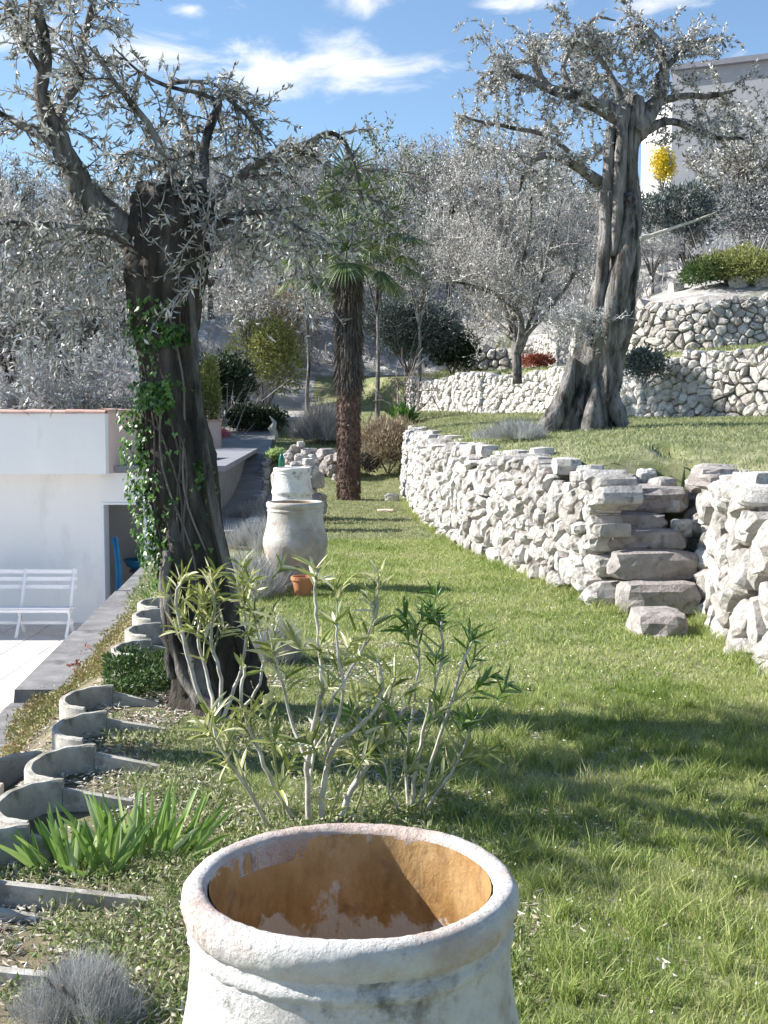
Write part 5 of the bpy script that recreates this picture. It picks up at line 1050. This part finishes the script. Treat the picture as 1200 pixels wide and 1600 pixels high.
# seedling oleander by the middle jar
q = groundpt(500, 935); 
def iris(label, px, py, n, hpx, spread, seed, lean=0):
    b = groundpt(px, py); root = empty('iris_clump', b, label, 'iris', 'iris clumps'); r = random.Random(seed); Lm = hpx * b.y / F
    for k in range(n):
        a = r.uniform(-1, 1); p = b + Vector((a * spread * b.y / F, r.uniform(-.07, .09), -.01)); d = Vector((a * .5 + lean + r.gauss(0, .2), r.gauss(0, .3), 1)); g = Geo()
        strap(g, p, d, Lm * r.uniform(.6, 1.08), r.uniform(.015, .024), droop=r.uniform(.02, .55), n=6, nrm=Vector((r.gauss(0, .35), -1, r.gauss(0, .2)))); g.obj('leaf', MT['iris'], root, smooth=True)
iris('large clump of sword-shaped iris leaves right of the planter rings', 232, 1340, 62, 118, 78, 1, .1)
iris('smaller pale iris clump at the left beside the second planter', 105, 1365, 40, 104, 42, 2, -.1)
iris('narrow iris fan between the two larger iris clumps', 170, 1362, 22, 105, 18, 3, 0)
# ground cover beside the coping, one dense bed per stretch
def bed(label, poly_px, n, size, mat, zlift=.03, seed=0, name='ground_cover', dome=.04, patchy=False):
    r = np.random.default_rng(seed); xs = [a for a, b in poly_px]; ys = [b for a, b in poly_px]; pos = []
    P3 = [groundpt(a, b) for a, b in poly_px]; X = np.array([p.x for p in P3]); Y = np.array([p.y for p in P3])
    while len(pos) < n:
        x, y = r.uniform(X.min(), X.max()), r.uniform(Y.min(), Y.max()); ins = False; j = len(X) - 1
        for i in range(len(X)):
            if (Y[i] > y) != (Y[j] > y) and x < (X[j] - X[i]) * (y - Y[i]) / (Y[j] - Y[i]) + X[i]: ins = not ins
            j = i
        if ins and (not patchy or gnoise(x, y, 5.5, seed) + .5 * gnoise(x, y, 13, seed) > r.uniform(-.5, .35)): pos.append((x, y))
    pos = np.array(pos); z = H(pos[:, 0], pos[:, 1]) + r.random(n) * zlift + dome * (np.sin(pos[:, 0] * 11) * np.sin(pos[:, 1] * 9) * .5 + .5)
    g = Geo(); d = r.normal(size=(n, 3)); d[:, 2] = np.abs(d[:, 2]) * .8 + .2; leaves(g, np.column_stack([pos, z]), d, r.uniform(.6, 1.4, n) * size, r.uniform(.6, 1.4, n) * size * .45)
    return setp(g.obj(name, MT[mat]), label, 'ground cover', kind='stuff')
bed('yellow-green succulent ground cover between coping and planter rings', [(0, 1215), (40, 1110), (75, 1090), (130, 1012), (165, 1010), (160, 1060), (108, 1085), (85, 1130), (50, 1160), (0, 1235)], 15000, .03, 'succulent', .05, 1)
bed('reddish low ground cover by the far coping', [(85, 1005), (140, 965), (215, 965), (200, 1010), (150, 1030)], 9000, .032, 'succulent', .05, 2)
bed('weedy strip between far coping and olive trunk', [(150, 962), (235, 885), (262, 885), (262, 950), (215, 965)], 7000, .04, 'weed', .06, 3)
bed('dense dark green ground cover under the fifth planter ring', [(165, 1050), (200, 1040), (285, 1050), (300, 1090), (210, 1105), (165, 1095)], 4200, .034, 'green', .09, 4, dome=.08)
bed('small red-leaved plants near the coping', [(95, 1055), (125, 1025), (140, 1035), (115, 1070)], 900, .04, 'redleaf', .08, 5)
bed('mixed leafy weeds around the foreground jar and iris', [(0, 1600), (0, 1380), (60, 1370), (330, 1330), (430, 1300), (620, 1290), (800, 1330), (830, 1600), (400, 1600)], 7000, .024, 'weed', .035, 6, dome=.02, patchy=True)
bed('sparse weeds and dry stems below the oleanders', [(150, 1130), (300, 1115), (740, 1130), (760, 1280), (560, 1300), (330, 1310), (200, 1230)], 6500, .026, 'weed', .03, 7, dome=.015, patchy=True)
# fallen leaf litter
n = 70000; x = rng.uniform(-2.2, .9, n); y = rng.uniform(2.6, 8.5, n); kk = (gnoise(x, y, 4.5, 2) + .6 * gnoise(x, y, 11, 6) > rng.uniform(-.4, 1, n)) & (x > coping_x(y) + .4) & (rng.random(n) < np.clip(1.3 - (x + .6), .1, 1)); x, y = x[kk], y[kk]; n = len(x)
g = Geo(); d = rng.normal(size=(n, 3)); d[:, 2] *= .15; leaves(g, np.stack([x, y, H(x, y) + .006 + rng.random(n) * .02], 1), d, rng.uniform(.018, .05, n), rng.uniform(.006, .014, n), flat=.4); setp(g.obj('leaf_litter', MT['litter']), 'dry fallen leaves strewn over the garden bed', 'leaf litter', kind='stuff')
n = 1100; x = rng.uniform(.2, 3, n); y = 2.8 + 12 * rng.random(n) ** 1.3; kk = (x < np.interp(y, [2, 8, 10, 13, 16], [2.3, 2.3, 1.8, 1.3, .8])); x, y = x[kk], y[kk]; n = len(x)
g = Geo(); leaves(g, np.stack([x, y, H(x, y) + .03 + rng.random(n) * .02], 1), rng.normal(size=(n, 3)), .011, .009); setp(g.obj('clover_flowers', MT['clover']), 'tiny white clover flowers dotted in the lawn', 'flowers', kind='stuff')

# ------------------------------------------------------------------ lawn grass
def lawn(name, label, n, xr, yr, keepf, hf, wf, mat, lean=.9):
    x = rng.uniform(*xr, n); y = yr[0] + (yr[1] - yr[0]) * rng.random(n) ** 1.0; k = keepf(x, y); x, y = x[k], y[k]; n = len(x)
    tuft = gnoise(x, y, 9, 1) * .5 + gnoise(x, y, 21, 4) * .3
    h = hf(x, y) * np.clip(1 + .55 * tuft, .35, 2) * rng.uniform(.5, 1.3, n)
    g = Geo(); grass(g, np.stack([x, y, H(x, y) - .004], 1), h, lean, wf(x, y)); print(name, n)
    return setp(g.obj(name, MT[mat]), label, 'grass', kind='stuff')
def infr(x, y, m=.25): return np.abs(x) < y * (600 / F) + m
def wallx(y): return np.interp(y, [2, 7.8, 8.7, 9.85, 9.9, 10.96, 12.87, 15.6, 19, 21.9, 27], [2.48, 2.44, 2.5, 2.68, 2.0, 1.76, 1.37, .91, .65, .55, .47])
lawn('lawn_grass', 'sunlit short lawn grass in front', 150000, (-1.1, 2.5), (2.5, 7.2), lambda x, y: infr(x, y) & (x < wallx(y)) & (rng.random(len(x)) < np.clip(.35 + (x + .7) * 1.2, .12, 1)) & (rng.random(len(x)) < np.clip(1.15 - .8 * (gnoise(x, y, 3.1, 3) + .5 * gnoise(x, y, 8, 1)), .25, 1)), lambda x, y: .03 + .018 * sst(.2, .8, x) * sst(4.6, 3.4, y), lambda x, y: .0028 + .0005 * y / 4, 'grass')
lawn('lawn_grass', 'lawn grass stretching between the jars and the dry stone wall', 120000, (-2.2, 2.6), (7.2, 16), lambda x, y: infr(x, y) & (x < wallx(y)) & (x > ring_x(y) + .5), lambda x, y: .035 + 0 * x, lambda x, y: .0045 + .0003 * y, 'grass', 1.1)
lawn('lawn_grass', 'distant lawn grass around the palm foot', 60000, (-3.2, 1.0), (16, 36), lambda x, y: (x < wallx(y) + sst(27, 30, y) * 9) & (x > np.interp(y, [16, 20, 24, 28, 31, 36], [-1.7, -2.0, -2.4, -2.7, -2.9, -3.2])), lambda x, y: .04 + 0 * x, lambda x, y: .011 + 0 * x, 'grass2', 1.2)
lawn('terrace_grass', 'short grass on the upper terrace round the massive olive', 130000, (.4, 10.5), (7, 38), lambda x, y: (pdist(x, y, W1) > .22) & (pdist(x, y, W2) < -.1) & infr(x, y, .8), lambda x, y: .03 + .001 * y, lambda x, y: .006 + .0004 * y, 'grass2', 1.2)
lawn('terrace_grass', 'grass on the second and third terraces', 60000, (1, 15), (19, 44), lambda x, y: (pdist(x, y, W2) > .3) & (pdist(x, y, W3) < -.05) & infr(x, y, .8), lambda x, y: .08 + 0 * x, lambda x, y: .022 + 0 * x, 'grass2', 1.2)
lawn('dry_grass', 'thin dry grass in the bed left of the lawn', 60000, (-2.0, .3), (2.5, 8), lambda x, y: infr(x, y) & (x > ring_x(y) + .25), lambda x, y: .03 + 0 * x, lambda x, y: .0026 + 0 * x, 'weed', 1.3)
# longer tufts in the right foreground
n = 760; cx = rng.uniform(.15, 1.9, n); cy = rng.uniform(2.7, 7.0, n); k = 34; bx_ = np.repeat(cx, k) + rng.normal(0, .018, n * k); by_ = np.repeat(cy, k) + rng.normal(0, .018, n * k)
hh = np.repeat(rng.uniform(.035, .125, n), k) * rng.uniform(.5, 1.1, n * k); g = Geo(); grass(g, np.stack([bx_, by_, H(bx_, by_) - .004], 1), hh, 1.1, .0038); setp(g.obj('grass_tufts', MT['grass']), 'longer grass tufts in the lawn right of the foreground jar', 'grass', kind='stuff')
n = 330; cy = rng.uniform(7.0, 24, n); cx = wallx(cy) - rng.uniform(0, .12, n); k = 22; bx_ = np.repeat(cx, k) + rng.normal(0, .03, n * k); by_ = np.repeat(cy, k) + rng.normal(0, .04, n * k)
hh = np.repeat(rng.uniform(.04, .15, n), k) * rng.uniform(.5, 1.1, n * k); g = Geo(); grass(g, np.stack([bx_, by_, H(np.minimum(bx_, wallx(by_)), by_) - .004], 1), hh, 1.2, .006); setp(g.obj('grass_tufts', MT['grass']), 'ragged grass tufts along the foot of the dry stone wall', 'grass', kind='stuff')
n = 160; cx = rng.uniform(-1.2, -.1, n); cy = rng.uniform(2.7, 6.3, n); k = 22; bx_ = np.repeat(cx, k) + rng.normal(0, .02, n * k); by_ = np.repeat(cy, k) + rng.normal(0, .02, n * k)
hh = np.repeat(rng.uniform(.04, .1, n), k) * rng.uniform(.5, 1.1, n * k); g = Geo(); grass(g, np.stack([bx_, by_, H(bx_, by_) - .004], 1), hh, 1.1, .0032); setp(g.obj('grass_tufts', MT['weed']), 'scattered dry grass tufts in the bed left of the jar', 'grass', kind='stuff')
seen_ = set(); print('unique', sum(len(m_.loop_triangles) for m_ in bpy.data.meshes if (m_.calc_loop_triangles() or True)))
tot = sum(len(o.data.loop_triangles) if o.type == 'MESH' and (o.data.calc_loop_triangles() or True) else 0 for o in sc.objects); print('tris', tot, 'objs', len(sc.objects))
